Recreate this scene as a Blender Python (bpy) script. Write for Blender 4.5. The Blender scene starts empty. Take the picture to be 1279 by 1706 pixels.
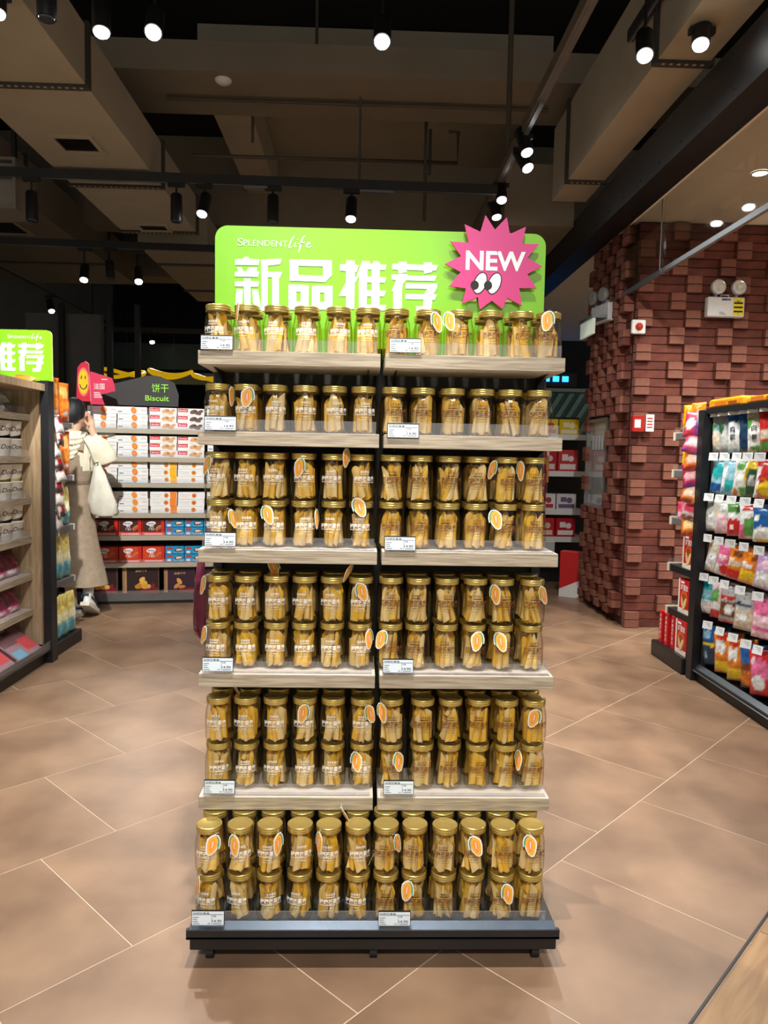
import bpy, math, random
from mathutils import Vector, Matrix, noise
from mathutils.geometry import tessellate_polygon
random.seed(11)
sc = bpy.context.scene
COL = sc.collection
RAD = math.radians
PI = math.pi

# ------------------------------------------------------------------ camera
def _basis(yaw, pitch, roll):
    fwd = Vector((math.sin(yaw)*math.cos(pitch), math.cos(yaw)*math.cos(pitch), math.sin(pitch)))
    right = Vector((math.cos(yaw), -math.sin(yaw), 0))
    up = right.cross(fwd)
    c, s = math.cos(roll), math.sin(roll)
    return c*right+s*up, -s*right+c*up, fwd
cd = bpy.data.cameras.new('camera')
cam = bpy.data.objects.new('camera', cd)
COL.objects.link(cam)
_r, _u, _f = _basis(RAD(1.73), RAD(-4.45), RAD(1.05))
_m = Matrix((_r, _u, -_f)).transposed().to_4x4()
_m.translation = Vector((0, 0, 1.27))
cam.matrix_world = _m
cd.sensor_fit = 'HORIZONTAL'
cd.sensor_width = 36.0
cd.lens = 36.0*1230/1279
cd.clip_start = 0.05
sc.camera = cam

# ------------------------------------------------------------------ world, exposure
wd = bpy.data.worlds.new('world')
sc.world = wd
wd.use_nodes = True
wd.node_tree.nodes['Background'].inputs[0].default_value = (1.0, 0.95, 0.88, 1)
wd.node_tree.nodes['Background'].inputs[1].default_value = 0.46
vs = sc.view_settings
vs.view_transform = 'Standard'
vs.look = 'None'
vs.gamma = 1.0
vs.use_curve_mapping = False
vs.exposure = 0.0
sc.cycles.transparent_max_bounces = 32
sc.cycles.max_bounces = 5
sc.cycles.diffuse_bounces = 3
sc.cycles.glossy_bounces = 2
sc.cycles.sample_clamp_indirect = 6.0
SPOT_W = 95.0          # watts of one lit track spotlight
LAMP_COL = (1.0, 0.955, 0.885)

# ------------------------------------------------------------------ materials
def lin(c):
    if isinstance(c, str):
        c = tuple(int(c[i:i+2], 16) for i in (0, 2, 4))
    return tuple(((v/255)/12.92 if v/255 <= .04045 else ((v/255+.055)/1.055)**2.4) for v in c)
_mats = {}
def M(name, col=(128,128,128), rough=.5, metal=0.0, var=.08, scale=8.0, bump=0.0, stretch=None, emit=0.0, spec=.5, coat=0.0, alpha=None, trans=None):
    if name in _mats: return _mats[name]
    m = bpy.data.materials.new(name)
    m.use_nodes = True
    nt = m.node_tree; N = nt.nodes; L = nt.links
    b = N['Principled BSDF']
    c = lin(col)
    b.inputs['Roughness'].default_value = rough
    b.inputs['Metallic'].default_value = metal
    b.inputs['Specular IOR Level'].default_value = spec
    if coat: b.inputs['Coat Weight'].default_value = coat; b.inputs['Coat Roughness'].default_value = .08
    tc = N.new('ShaderNodeTexCoord')
    nz = N.new('ShaderNodeTexNoise'); nz.inputs['Scale'].default_value = scale; nz.inputs['Detail'].default_value = 4
    src = tc.outputs['Object']
    if stretch:
        mp = N.new('ShaderNodeMapping'); mp.inputs['Scale'].default_value = stretch
        L.new(src, mp.inputs['Vector']); src = mp.outputs['Vector']
    L.new(src, nz.inputs['Vector'])
    rp = N.new('ShaderNodeValToRGB')
    rp.color_ramp.elements[0].position = .3; rp.color_ramp.elements[1].position = .7
    rp.color_ramp.elements[0].color = tuple(x*(1-var) for x in c)+(1,)
    rp.color_ramp.elements[1].color = tuple(min(1, x*(1+var)) for x in c)+(1,)
    L.new(nz.outputs['Fac'], rp.inputs['Fac'])
    L.new(rp.outputs['Color'], b.inputs['Base Color'])
    if bump:
        bp = N.new('ShaderNodeBump'); bp.inputs['Strength'].default_value = bump; bp.inputs['Distance'].default_value = .01
        L.new(nz.outputs['Fac'], bp.inputs['Height']); L.new(bp.outputs['Normal'], b.inputs['Normal'])
    if emit:
        L.new(rp.outputs['Color'], b.inputs['Emission Color']); b.inputs['Emission Strength'].default_value = emit
    if alpha is not None: b.inputs['Alpha'].default_value = alpha
    if trans: b.inputs['Subsurface Weight'].default_value = trans; b.inputs['Subsurface Radius'].default_value = (.01,.005,.002)
    _mats[name] = m
    return m
def thin_glass(name, tint=(.97,.975,.96), refl=.55, base=.035, rough=.03, power=4.0, haze=0.0, edge=None):
    """thin sheet of clear glass or film: passes light straight through, mirrors more towards grazing angles"""
    if name in _mats: return _mats[name]
    m = bpy.data.materials.new(name); m.use_nodes = True
    nt = m.node_tree; N = nt.nodes; L = nt.links
    N.remove(N['Principled BSDF'])
    out = N['Material Output']
    tr = N.new('ShaderNodeBsdfTransparent'); tr.inputs[0].default_value = tint+(1,)
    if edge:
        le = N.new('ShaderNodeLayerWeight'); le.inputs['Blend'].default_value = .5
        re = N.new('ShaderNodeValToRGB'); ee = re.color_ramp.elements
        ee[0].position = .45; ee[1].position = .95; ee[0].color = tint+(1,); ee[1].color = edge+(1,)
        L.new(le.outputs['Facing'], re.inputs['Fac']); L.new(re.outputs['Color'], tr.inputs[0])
    gl = N.new('ShaderNodeBsdfGlossy'); gl.inputs['Roughness'].default_value = rough
    lw = N.new('ShaderNodeLayerWeight'); lw.inputs['Blend'].default_value = .5
    pw = N.new('ShaderNodeMath'); pw.operation = 'POWER'; pw.inputs[1].default_value = power
    L.new(lw.outputs['Facing'], pw.inputs[0])
    ml = N.new('ShaderNodeMath'); ml.operation = 'MULTIPLY_ADD'; ml.inputs[1].default_value = refl; ml.inputs[2].default_value = base
    L.new(pw.outputs[0], ml.inputs[0])
    body = tr.outputs[0]
    if haze:
        df = N.new('ShaderNodeBsdfDiffuse'); df.inputs[0].default_value = (.85,.85,.85,1)
        mh = N.new('ShaderNodeMixShader'); mh.inputs[0].default_value = haze
        L.new(tr.outputs[0], mh.inputs[1]); L.new(df.outputs[0], mh.inputs[2]); body = mh.outputs[0]
    mx = N.new('ShaderNodeMixShader')
    L.new(ml.outputs[0], mx.inputs[0]); L.new(body, mx.inputs[1]); L.new(gl.outputs[0], mx.inputs[2])
    L.new(mx.outputs[0], out.inputs['Surface'])
    _mats[name] = m
    return m
def two_tone(name, ca, cb, scale, lo=.4, hi=.6, rough=.5, stretch=None, detail=6, bump=0, metal=0, wave=False, coat=0):
    if name in _mats: return _mats[name]
    m = bpy.data.materials.new(name); m.use_nodes = True
    nt = m.node_tree; N = nt.nodes; L = nt.links
    b = N['Principled BSDF']; b.inputs['Roughness'].default_value = rough; b.inputs['Metallic'].default_value = metal
    if coat: b.inputs['Coat Weight'].default_value = coat; b.inputs['Coat Roughness'].default_value = .12
    tc = N.new('ShaderNodeTexCoord'); src = tc.outputs['Object']
    if stretch:
        mp = N.new('ShaderNodeMapping'); mp.inputs['Scale'].default_value = stretch
        L.new(src, mp.inputs['Vector']); src = mp.outputs['Vector']
    nz = N.new('ShaderNodeTexNoise'); nz.inputs['Scale'].default_value = scale; nz.inputs['Detail'].default_value = detail
    if wave: nz.inputs['Distortion'].default_value = 1.2
    L.new(src, nz.inputs['Vector'])
    rp = N.new('ShaderNodeValToRGB'); e = rp.color_ramp.elements
    e[0].position = lo; e[1].position = hi; e[0].color = lin(ca)+(1,); e[1].color = lin(cb)+(1,)
    L.new(nz.outputs['Fac'], rp.inputs['Fac']); L.new(rp.outputs['Color'], b.inputs['Base Color'])
    if bump:
        bp = N.new('ShaderNodeBump'); bp.inputs['Strength'].default_value = bump; bp.inputs['Distance'].default_value = .005
        L.new(nz.outputs['Fac'], bp.inputs['Height']); L.new(bp.outputs['Normal'], b.inputs['Normal'])
    _mats[name] = m
    return m

# ------------------------------------------------------------------ mesh helpers
_text = {}
def text2d(body, bold=0.0):
    """glyph outlines of a string as flat triangles, height about 1, left at x=0"""
    k = (body, bold)
    if k in _text: return _text[k]
    cu = bpy.data.curves.new('lettering', 'FONT'); cu.body = body; cu.offset = bold; cu.resolution_u = 3
    o = bpy.data.objects.new('lettering', cu)
    me = o.to_mesh()
    v = [(p.co.x, p.co.y) for p in me.vertices]; f = [tuple(q.vertices) for q in me.polygons]
    o.to_mesh_clear(); bpy.data.objects.remove(o); bpy.data.curves.remove(cu)
    x0 = min(p[0] for p in v); x1 = max(p[0] for p in v)
    v = [(p[0]-x0, p[1]) for p in v]
    _text[k] = (v, f, x1-x0)
    return _text[k]
class MB:
    def __init__(s): s.v = []; s.f = []; s.m = []; s.sm = []
    def add(s, v, f, m=0, smooth=False):
        o = len(s.v); s.v += [tuple(p) for p in v]
        for q in f: s.f.append(tuple(i+o for i in q)); s.m.append(m); s.sm.append(smooth)
        return s
    def box(s, x0, x1, y0, y1, z0, z1, m=0):
        v = [(x,y,z) for z in (z0,z1) for y in (y0,y1) for x in (x0,x1)]
        return s.add(v, [(0,2,3,1),(4,5,7,6),(0,1,5,4),(2,6,7,3),(0,4,6,2),(1,3,7,5)], m)
    def cbox(s, x0, x1, y0, y1, z0, z1, b=.003, m=0):
        """box with chamfered edges"""
        pts = []; idx = {}
        for i,(X,sx) in enumerate(((x0,1),(x1,-1))):
            for j,(Y,sy) in enumerate(((y0,1),(y1,-1))):
                for k,(Z,sz) in enumerate(((z0,1),(z1,-1))):
                    for a in range(3):
                        p = [X+sx*b, Y+sy*b, Z+sz*b]; p[a] = (X,Y,Z)[a]
                        idx[i,j,k,a] = len(pts); pts.append(p)
        F = []
        def q(*a): F.append(tuple(idx[t] for t in a))
        for a in range(3):
            o = [t for t in range(3) if t != a]
            for e in (0,1):
                c = []
                for (u,w) in ((0,0),(1,0),(1,1),(0,1)):
                    t = [0,0,0]; t[a] = e; t[o[0]] = u; t[o[1]] = w; c.append((t[0],t[1],t[2],a))
                q(*c)
            for u in (0,1):
                for w in (0,1):
                    t0 = [0,0,0]; t0[o[0]] = u; t0[o[1]] = w; t1 = list(t0); t1[a] = 1
                    q((*t0,o[0]),(*t1,o[0]),(*t1,o[1]),(*t0,o[1]))
        for i in (0,1):
            for j in (0,1):
                for k in (0,1): q((i,j,k,0),(i,j,k,1),(i,j,k,2))
        return s.add(pts, F, m)
    def lathe(s, prof, seg=24, m=0, c=(0,0,0), axis='z', smooth=True, cap0=False, cap1=False):
        v = []; f = []
        for r,z in prof:
            for i in range(seg):
                a = 2*PI*i/seg; p = (r*math.cos(a), r*math.sin(a), z)
                if axis == 'y': p = (p[0], p[2], p[1])
                if axis == 'x': p = (p[2], p[0], p[1])
                v.append((p[0]+c[0], p[1]+c[1], p[2]+c[2]))
        n = len(prof)
        for k in range(n-1):
            for i in range(seg):
                j = (i+1) % seg; f.append((k*seg+i, k*seg+j, (k+1)*seg+j, (k+1)*seg+i))
        s.add(v, f, m, smooth)
        if cap0: s.add(v[:seg], [tuple(range(seg))[::-1]], m)
        if cap1: s.add(v[-seg:], [tuple(range(seg))], m)
        return s
    def tube(s, path, r, seg=8, m=0, caps=True, smooth=True, flat=1.0):
        P = [Vector(p) for p in path]; n = len(P)
        rr = r if isinstance(r, (list, tuple)) else [r]*n
        v = []; f = []; prev = None
        for i,p in enumerate(P):
            t = (P[min(i+1,n-1)]-P[max(i-1,0)]).normalized()
            if prev is None:
                a = Vector((0,0,1)) if abs(t.z) < .9 else Vector((1,0,0))
                prev = (a-t*a.dot(t)).normalized()
            else:
                prev = (prev-t*prev.dot(t)).normalized()
            w = t.cross(prev)
            for k in range(seg):
                g = 2*PI*k/seg; v.append(p+prev*math.cos(g)*rr[i]+w*math.sin(g)*rr[i]*flat)
        for i in range(n-1):
            for k in range(seg):
                j = (k+1) % seg; f.append((i*seg+k, i*seg+j, (i+1)*seg+j, (i+1)*seg+k))
        s.add(v, f, m, smooth)
        if caps: s.add(v[:seg], [tuple(range(seg))[::-1]], m); s.add(v[-seg:], [tuple(range(seg))], m)
        return s
    def loft(s, rings, seg=24, m=0, cap=True, smooth=True, fold=None):
        """rings: (z, cx, cy, rx, ry)"""
        v = []; f = []
        for q,(z,cx,cy,rx,ry) in enumerate(rings):
            for i in range(seg):
                a = 2*PI*i/seg; k = fold(a, q/(len(rings)-1)) if fold else 1.0
                v.append((cx+rx*k*math.cos(a), cy+ry*k*math.sin(a), z))
        for q in range(len(rings)-1):
            for i in range(seg):
                j = (i+1) % seg; f.append((q*seg+i, q*seg+j, (q+1)*seg+j, (q+1)*seg+i))
        s.add(v, f, m, smooth)
        if cap: s.add(v[:seg], [tuple(range(seg))[::-1]], m); s.add(v[-seg:], [tuple(range(seg))], m)
        return s
    def prism(s, poly, y0, y1, m=0, holes=(), side=None):
        """polygon in the xz plane given a thickness from y0 (front) to y1"""
        loops = [list(poly)]+[list(h) for h in holes]
        flat = [p for l in loops for p in l]; n = len(flat)
        tri = tessellate_polygon([[Vector((p[0],p[1],0)) for p in l] for l in loops])
        v = [(p[0],y0,p[1]) for p in flat]+[(p[0],y1,p[1]) for p in flat]
        def up(t):
            a,b,c = (flat[i] for i in t)
            return t if (b[0]-a[0])*(c[1]-a[1])-(b[1]-a[1])*(c[0]-a[0]) > 0 else (t[0],t[2],t[1])
        F = [up(t) for t in tri]
        s.add(v, F+[(a+n,c+n,b+n) for a,b,c in F], m)
        sd = []; o = 0
        for l in loops:
            k = len(l); ar = sum(l[i][0]*l[(i+1)%k][1]-l[(i+1)%k][0]*l[i][1] for i in range(k))
            for i in range(k):
                j = (i+1) % k; q = (o+i, o+i+n, o+j+n, o+j)
                sd.append(q if (ar > 0) == (o == 0) else q[::-1])
            o += k
        s.add(v, sd, m if side is None else side)
        return s
    def text(s, body, x, z, h, y, m=0, bold=0.0, anchor='c', width=None, depth=.0004):
        """lettering standing in the xz plane, read from -y"""
        v, f, w = text2d(body, bold)
        sx = h if width is None else width/w
        ox = x-(w*sx/2 if anchor == 'c' else 0)
        return s.add([(ox+p[0]*sx, y, z+p[1]*h) for p in v], f, m)
    def xform(s, mat):
        s.v = [tuple(mat @ Vector(p)) for p in s.v]; return s
    def mesh(s, name, mats):
        me = bpy.data.meshes.new(name)
        me.from_pydata(s.v, [], s.f)
        for q in mats: me.materials.append(q)
        me.polygons.foreach_set('material_index', s.m)
        me.polygons.foreach_set('use_smooth', s.sm)
        if getattr(s, 'vc', None):
            ca = me.color_attributes.new('print', 'FLOAT_COLOR', 'POINT')
            ca.data.foreach_set('color', [x for c in s.vc for x in c])
        me.update()
        return me
    def build(s, name, mats, parent=None, loc=None, rz=0.0):
        if not isinstance(mats, (list, tuple)): mats = [mats]
        return ob(name, s.mesh(name, mats), parent, loc, rz)
def ob(name, me, parent=None, loc=None, rz=0.0):
    o = bpy.data.objects.new(name, me); COL.objects.link(o)
    if parent: o.parent = parent
    if loc: o.location = loc
    if rz: o.rotation_euler = (0,0,rz)
    return o
def tag(o, label, cat, group=None, kind=None):
    o['label'] = label; o['category'] = cat
    if group: o['group'] = group
    if kind: o['kind'] = kind
    return o
def thing(name, label, cat, loc=(0,0,0), rz=0.0, group=None, kind=None):
    o = bpy.data.objects.new(name, None); COL.objects.link(o); o.empty_display_size = .05
    o.location = loc; o.rotation_euler = (0,0,rz)
    return tag(o, label, cat, group, kind)
ORD = ['first','second','third','fourth','fifth','sixth','seventh','eighth','ninth','tenth','eleventh','twelfth','thirteenth','fourteenth']

BLACK = M('black powder coat', (22,22,24), .45, var=.15)
BLACKSTEEL = M('black steel', (34,36,40), .38, metal=.2, var=.1)
GREYSTEEL = M('grey steel', (130,136,142), .35, metal=.6, var=.06)
DARKGREY = M('dark grey board', (46,42,38), .7)
WHITE = M('white card', (236,238,236), .55, var=.02)
PRINTWHITE = M('white print', (250,248,242), .6, var=.01)
PRINTBROWN = M('brown print', (120,70,38), .6, var=.03)
INK = M('black ink', (20,20,22), .6)
GREYINK = M('grey ink', (110,112,116), .6)
WOODFRONT = two_tone('ash laminate', (144,131,112), (184,171,150), 9, .35, .65, .5, (1.2,1,26), bump=.05)
WOODPANEL = two_tone('oak laminate', (158,134,104), (192,168,136), 7, .35, .65, .5, (14,14,.9), bump=.05)
ACRYL = thin_glass('clear acrylic', (.95,.95,.97), .5, .05, .05, 4, haze=.06)
# ================================================================== SETTING
# floor: square stone tiles laid on the diagonal, every second row shifted
TILE = .575
tm = two_tone('brown stone tile', (112,87,68), (150,121,97), 3.0, .32, .68, .38, detail=9, bump=.03)
GROUT = M('pale grout', (196,178,156), .8)
floor = tag(MB().box(-9,9,-3,22,-.2,-.0008).build('floor', [GROUT]), 'brown stone tiled shop floor with pale joints', 'floor', kind='structure')
tmesh = []
for q in range(4):
    tmesh.append(MB().cbox(-TILE/2+.0014,TILE/2-.0014,-TILE/2+.0014,TILE/2-.0014,-.012,0,.0007).mesh('floor_tile', [tm]))
cnt = 0; s2 = math.sqrt(.5)
for k in range(-7, 15):
    d0 = 1.117+TILE*k+TILE/2
    off = (1.13 if k % 2 == 0 else .885)
    for j in range(-9, 22):
        sA = off+TILE*j+TILE/2
        x = (sA-d0)*s2; y = (sA+d0)*s2          # s=(x+y)/sqrt2, d=(y-x)/sqrt2
        if d0 < .54: continue
        if -2.9 < x < 2.9 and 1.05 < y < 8.2 and abs(x) < .75*y+.7:
            o = ob('floor_tile', tmesh[(k*3+j) % 4], floor, (x,y,0), RAD(45+90*random.randint(0,3))); cnt += 1
far = MB().box(-9,9,7.6,22,-.1,-.0004).build('far_tiling', [tm], floor)
# timber floor that starts at the diagonal edge
oak = two_tone('oak floor plank', (130,96,60), (174,138,96), 3.0, .3, .7, .45, (.9,9,9), detail=8, bump=.05, wave=True)
tf = tag(MB().add([(-.35,.435,-.005),(2.0,2.785,-.005),(3.4,1.4,-.005),(1.0,-.9,-.005)], [(0,3,2,1)]).build('floor_timber', [GROUT]), 'oak plank floor meeting the tiles on a diagonal', 'floor', kind='structure')
plank_me = MB().cbox(-.609,.609,-.094,.094,-.012,.0015,.001).mesh('plank', [oak])
PW = .19
for r in range(7):
    dd = .552-PW*(r+.5)                      # distance of the plank's middle line, in d=(y-x)/sqrt2
    s = .25+.37*((r*5) % 4)
    for q in range(4):
        L_ = 1.22; sm = s-1.2+q*L_
        x = (sm-dd)*s2; y = (sm+dd)*s2
        if y > 2.75 or y < -.6 or x < -.1 or x > 2.3: continue
        ob('plank', plank_me, tf, (x,y,0), RAD(45))
tag(MB().box(-1.6,1.6,-.003,.003,-.01,.0025).build('trim_1', [BLACK], None, ((1.35-.56)*s2,(1.35+.56)*s2,0), RAD(45)), 'thin dark strip between tiles and oak planks', 'trim', kind='structure')

# ceiling
CEIL_BLACK = M('black soffit paint', (24,23,22), .9)
DUCT = M('duct paint taupe', (172,160,138), .75, var=.06, scale=3)
DUCTD = M('duct paint dark taupe', (134,123,106), .8, var=.06, scale=3)
FLANGE = M('duct flange', (62,58,50), .6)
tag(MB().box(-9,9,-3,22,4.7,4.9).build('ceiling', [CEIL_BLACK]), 'black painted slab high above the shop', 'ceiling', kind='structure')
SOFFIT = M('cream soffit', (236,224,202), .8, var=.03)
tag(MB().box(1.93,9,2.2,14,2.995,3.12).build('ceiling_low', [SOFFIT]), 'cream lowered ceiling over the snack aisle', 'ceiling', kind='structure')
SL = M('taupe slab paint', (160,149,128), .85, var=.05, scale=2)
tag(MB().box(-1.38,1.5,6.25,10.2,4.45,4.69).build('ceiling_panel', [SL]), 'taupe slab bay behind the cross beam', 'ceiling', kind='structure')
# beams
tag(MB().box(-9,9,5.58,6.28,4.0,4.21).build('beam_1', [DUCTD]), 'broad taupe cross beam under the black slab', 'beam', kind='structure')
tag(MB().box(-1.3,-.98,6.29,10.4,4.1,4.44).build('beam_2', [DUCT]), 'narrow taupe beam running to the back', 'beam', kind='structure')
tag(MB().box(-9,9,8.4,8.75,3.75,4.69).build('beam_3', [DUCTD]), 'far taupe cross beam above the second track', 'beam', kind='structure')
tag(MB().box(-9,1.5,10.5,10.9,3.66,4.69).build('beam_4', [DUCTD]), 'farthest taupe beam near the back shops', 'beam', kind='structure')
b4 = MB().box(1.74,1.93,2.0,14,2.985,3.25); 
for k in range(16): b4.box(1.736,1.74,3.0+.3*k,3.012+.3*k,3.03,3.042)
tag(b4.build('beam_5', [BLACK]), 'black steel edge beam along the lowered ceiling', 'beam', kind='structure')
# back and side walls
tag(MB().box(-9,9,16,16.2,0,4.7).build('wall_back', [M('dark blue grey wall', (40,44,52), .8)]), 'dark wall at the far end', 'wall', kind='structure')
lw_ = M('grey wall panel', (118,120,118), .7)
wl = MB().box(-5.5,-5.3,4,16,0,4.7)
tag(wl.build('wall_left', [lw_]), 'grey panelled wall beyond the left shelves', 'wall', kind='structure')

def duct(name, label, x0, x1, y0, y1, z0, z1, fl=(), vents=(), mat=None):
    t = thing(name, label, 'air duct', ((x0+x1)/2,(y0+y1)/2,z0), 0, 'air ducts under the slab')
    cx, cy = (x0+x1)/2, (y0+y1)/2
    ys = [y0]+list(fl)+[y1]
    for a,c in zip(ys[:-1], ys[1:]):
        MB().box(x0-cx,x1-cx,a-cy+.004,c-cy-.004,0,z1-z0).build('duct_section', [mat or DUCT], t)
    for y in fl:
        fb = MB().box(x0-cx-.02,x1-cx+.02,y-cy-.02,y-cy+.02,-.02,z1-z0+.02)
        f = fb.build('flange', [FLANGE], t)
        bb = MB()
        n = int((x1-x0)/.04)
        for k in range(n): bb.box(x0-cx+.02+k*.04,x0-cx+.035+k*.04,y-cy-.022,y-cy-.01,-.0235,-.02)
        bb.build('bolt_row', [DUCT], f)
    for (vx0,vx1,vy0,vy1) in vents:
        g = MB()
        for (a,b_,c,d) in ((vx0-.03,vx1+.03,vy0-.03,vy0),(vx0-.03,vx1+.03,vy1,vy1+.03),(vx0-.03,vx0,vy0,vy1),(vx1,vx1+.03,vy0,vy1)):
            g.box(a-cx,b_-cx,c-cy,d-cy,-.015,0)
        v = g.build('vent_frame', [DUCT], t)
        MB().box(vx0-cx,vx1-cx,vy0-cy,vy1-cy,-.002,0).build('vent_backing', [INK], v)
        n = 7; st = (vy1-vy0)/n
        for k in range(n):
            y = vy0+st*(k+.5)-cy
            MB().add([(vx0-cx,y-.012,-.012),(vx1-cx,y-.012,-.012),(vx1-cx,y+.008,-.003),(vx0-cx,y+.008,-.003)], [(0,1,2,3)]).build('slat', [DUCT], v)
    return t
duct('air_duct', 'taupe square duct with a grille over the left aisle', -2.27, -1.58, 2.4, 7.2, 3.3, 3.62, (3.35,4.36,5.92,7.1), ((-2.05,-1.82,5.05,5.27),(-2.05,-1.82,6.9,7.05)))
duct('air_duct', 'taupe duct continuing past the second track', -2.27, -1.58, 7.6, 10.3, 3.3, 3.62, (8.3,9.6))
duct('air_duct', 'plain taupe duct beside the black edge beam', 1.47, 1.74, 2.4, 6.0, 3.3, 3.85, (3.9,5.55), mat=DUCT)
duct('air_duct', 'wide dark taupe duct at the upper left', -4.6, -3.1, 5.5, 10.3, 3.5, 3.9, (7.0,9.2), ((-3.9,-3.5,7.6,8.0),), mat=DUCTD)
duct('air_duct', 'broad low duct crossing behind the edge beam', 1.15, 1.735, 6.3, 10.3, 3.2, 3.7, (7.5,9.0), mat=DUCTD)

# pipes and hanging rods
PIPE = M('grey pipe paint', (78,72,62), .6)
def pipe(label, path, r=.018):
    return tag(MB().tube(path, r, 8).build('ceiling_pipe', [PIPE]), label, 'pipe', 'pipes and rods under the slab')
pipe('thin sprinkler pipe crossing under the taupe slab bay', [(-1.5,6.6,3.8),(.78,6.6,3.8),(.78,6.6,4.06),(.70,6.6,4.06)], .016)
pipe('long drop pipe above the green sign', [(.50,6.57,3.3),(.50,6.57,4.44)], .014)
pipe('short drop pipe beside the long one above the sign', [(.545,6.66,3.72),(.545,6.66,4.1)], .014)
pipe('straight pipe under the broad cross beam', [(-1.55,5.95,3.97),(1.4,5.95,3.97)], .014)
pipe('short hanger rod above the broad cross beam', [(-.4,5.9,4.21),(-.4,5.9,4.7)], .012)
pipe('slim hanging rod of the long track', [(.985,5.35,3.39),(.985,5.35,4.7)], .019)
pipe('slim conduit dropping from the cross beam', [(-.06,5.9,3.29),(-.06,5.9,4.0)], .009)
pipe('short drop rod beside the narrow beam', [(-.95,6.35,3.82),(-.95,6.35,4.44)], .012)
tag(MB().lathe([(0,-.03),(.04,-.026),(.06,-.012),(.062,0)], 20).build('smoke_detector', [WHITE], None, (-1.07,5.7,3.998)), 'small white dome detector under the cross beam', 'smoke detector')

# lighting tracks and spotlights
TRACK = M('track black', (40,38,36), .5)
TRACKG = M('track taupe', (104,92,78), .6)
def track(label, p0, p1, mat=TRACK, w=.035, h=.06, strip=()):
    p0 = Vector(p0); p1 = Vector(p1); L_ = (p1-p0).length; a = math.atan2(p1.y-p0.y, p1.x-p0.x)
    t = thing('lighting_track', label, 'track', p0, a, 'ceiling lighting tracks')
    MB().box(0,L_,-w/2,w/2,0,h).build('rail', [mat], t)
    MB().box(0,L_,-.006,.006,-.002,0).build('conductor_slot', [GREYSTEEL], t)
    for s0,s1 in strip:
        MB().box(s0,s1,-.014,.014,-.02,-.003).build('power_feed', [GREYSTEEL], t)
    return t
track('long taupe track running towards the back on the far side', (1.0,2.2,3.32), (1.0,9.5,3.32), TRACKG, .05, .07, ((2.2,2.75),))
track('black track crossing just above the green sign', (-3.1,5.57,3.22), (.97,5.65,3.22), TRACK, .04, .065, ((2.2,2.37),(3.0,3.3)))
track('second black track behind the left duct', (-4.1,7.35,3.22), (-1.0,7.5,3.22), TRACK, .04, .065)
track('slanting black track over the far left shelves', (-3.95,6.0,3.2), (-3.95,13.5,3.2), TRACK, .04, .015)
track('black track near the camera end of the shop', (-1.5,3.55,3.55), (.9,3.55,3.55), TRACK)
track('short black track beside the cream ceiling', (1.43,2.4,3.55), (1.43,4.2,3.55), TRACK)
tk = track('third black track far behind the biscuit shelf', (-4.5,11.45,3.05), (1.0,11.45,3.05), TRACK, .12)
for x in (.4,2.9,5.1): MB().tube([(x,0,.06),(x,0,1.65)], .008, 6).build('hanger', [BLACK], tk)
track('black track above the back of the jar rack', (-1.5,2.5,3.5), (1.35,2.5,3.5), TRACK)
track('black track above the front of the jar rack', (-2.0,1.38,3.5), (2.0,1.38,3.5), TRACK)
track('black track behind the camera over the front aisle', (-3.0,-1.6,3.5), (3.0,-1.6,3.5), TRACK)
LENS = M('lit lamp lens', (255,252,244), .3, emit=28)
LENSOFF = M('dark lamp lens', (60,62,66), .15)
HOUSING = M('lamp black', (26,26,28), .4)
def spot(label, pos, aim, zt, lit=True, power=1.0, cone=74, L_=.17, r=.042, soft=.6):
    """track spotlight: lens centre at pos, pointing at aim, hung from height zt"""
    pos = Vector(pos); d = (Vector(aim)-pos).normalized()
    t = thing('track_spotlight', label, 'spotlight', pos, 0, 'track spotlights')
    back = -d*L_
    h = MB(); n = [Vector((0,0,0)), back*.9, back]
    h.tube([d*.004, back*.93, back], [r, r, r*.8], 18, 0)
    h.build('housing', [HOUSING], t)
    q = MB(); q.tube([d*.0045, d*.012], [r*.86, r*.8], 18, 0)
    q.build('lens', [LENS if lit else LENSOFF], t)
    mid = back*.55
    MB().tube([mid, (mid.x,mid.y,zt-pos.z-.02)], .008, 8).build('stem', [HOUSING], t)
    MB().box(mid.x-.06,mid.x+.06,mid.y-.016,mid.y+.016,zt-pos.z-.03,zt-pos.z).build('adapter', [HOUSING], t)
    if lit:
        ld = bpy.data.lights.new('spot_lamp', 'SPOT'); ld.energy = SPOT_W*power; ld.color = LAMP_COL
        ld.spot_size = RAD(cone); ld.spot_blend = soft; ld.shadow_soft_size = .035
        lo = bpy.data.objects.new('spot_lamp', ld); COL.objects.link(lo)
        lo.location = pos+d*.03; lo.rotation_euler = d.to_track_quat('-Z','Y').to_euler()
    return t
# in view, near row
spot('bright spotlight at the top above the left aisle', (-1.0,3.61,3.2), (-.8,1.6,.0), 3.55, power=2.9, cone=86)
spot('bright spotlight at the top above the green sign', (.06,3.62,3.2), (.0,1.9,.4), 3.55, power=.35, cone=86)
spot('lower of two bright spotlights beside the cream ceiling', (1.32,3.66,3.2), (.8,1.8,.0), 3.55, power=.6, cone=86)
spot('tilted bright spotlight nearest the cream ceiling', (1.54,3.55,3.2), (.95,2.4,.2), 3.29, power=.6, cone=90)
spot('cut-off spotlight in the top left corner', (-1.66,3.5,3.2), (-1.45,3.0,.3), 3.29, power=.4, cone=86)
spot('unlit black spotlight seen from behind at the top left', (-1.42,3.45,3.16), (-1.46,3.5,0), 3.55, lit=False)
spot('tilted spotlight under the taupe duct at the top left', (-1.24,3.62,3.2), (-1.0,2.9,.2), 3.55, power=.4, cone=80)
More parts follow.
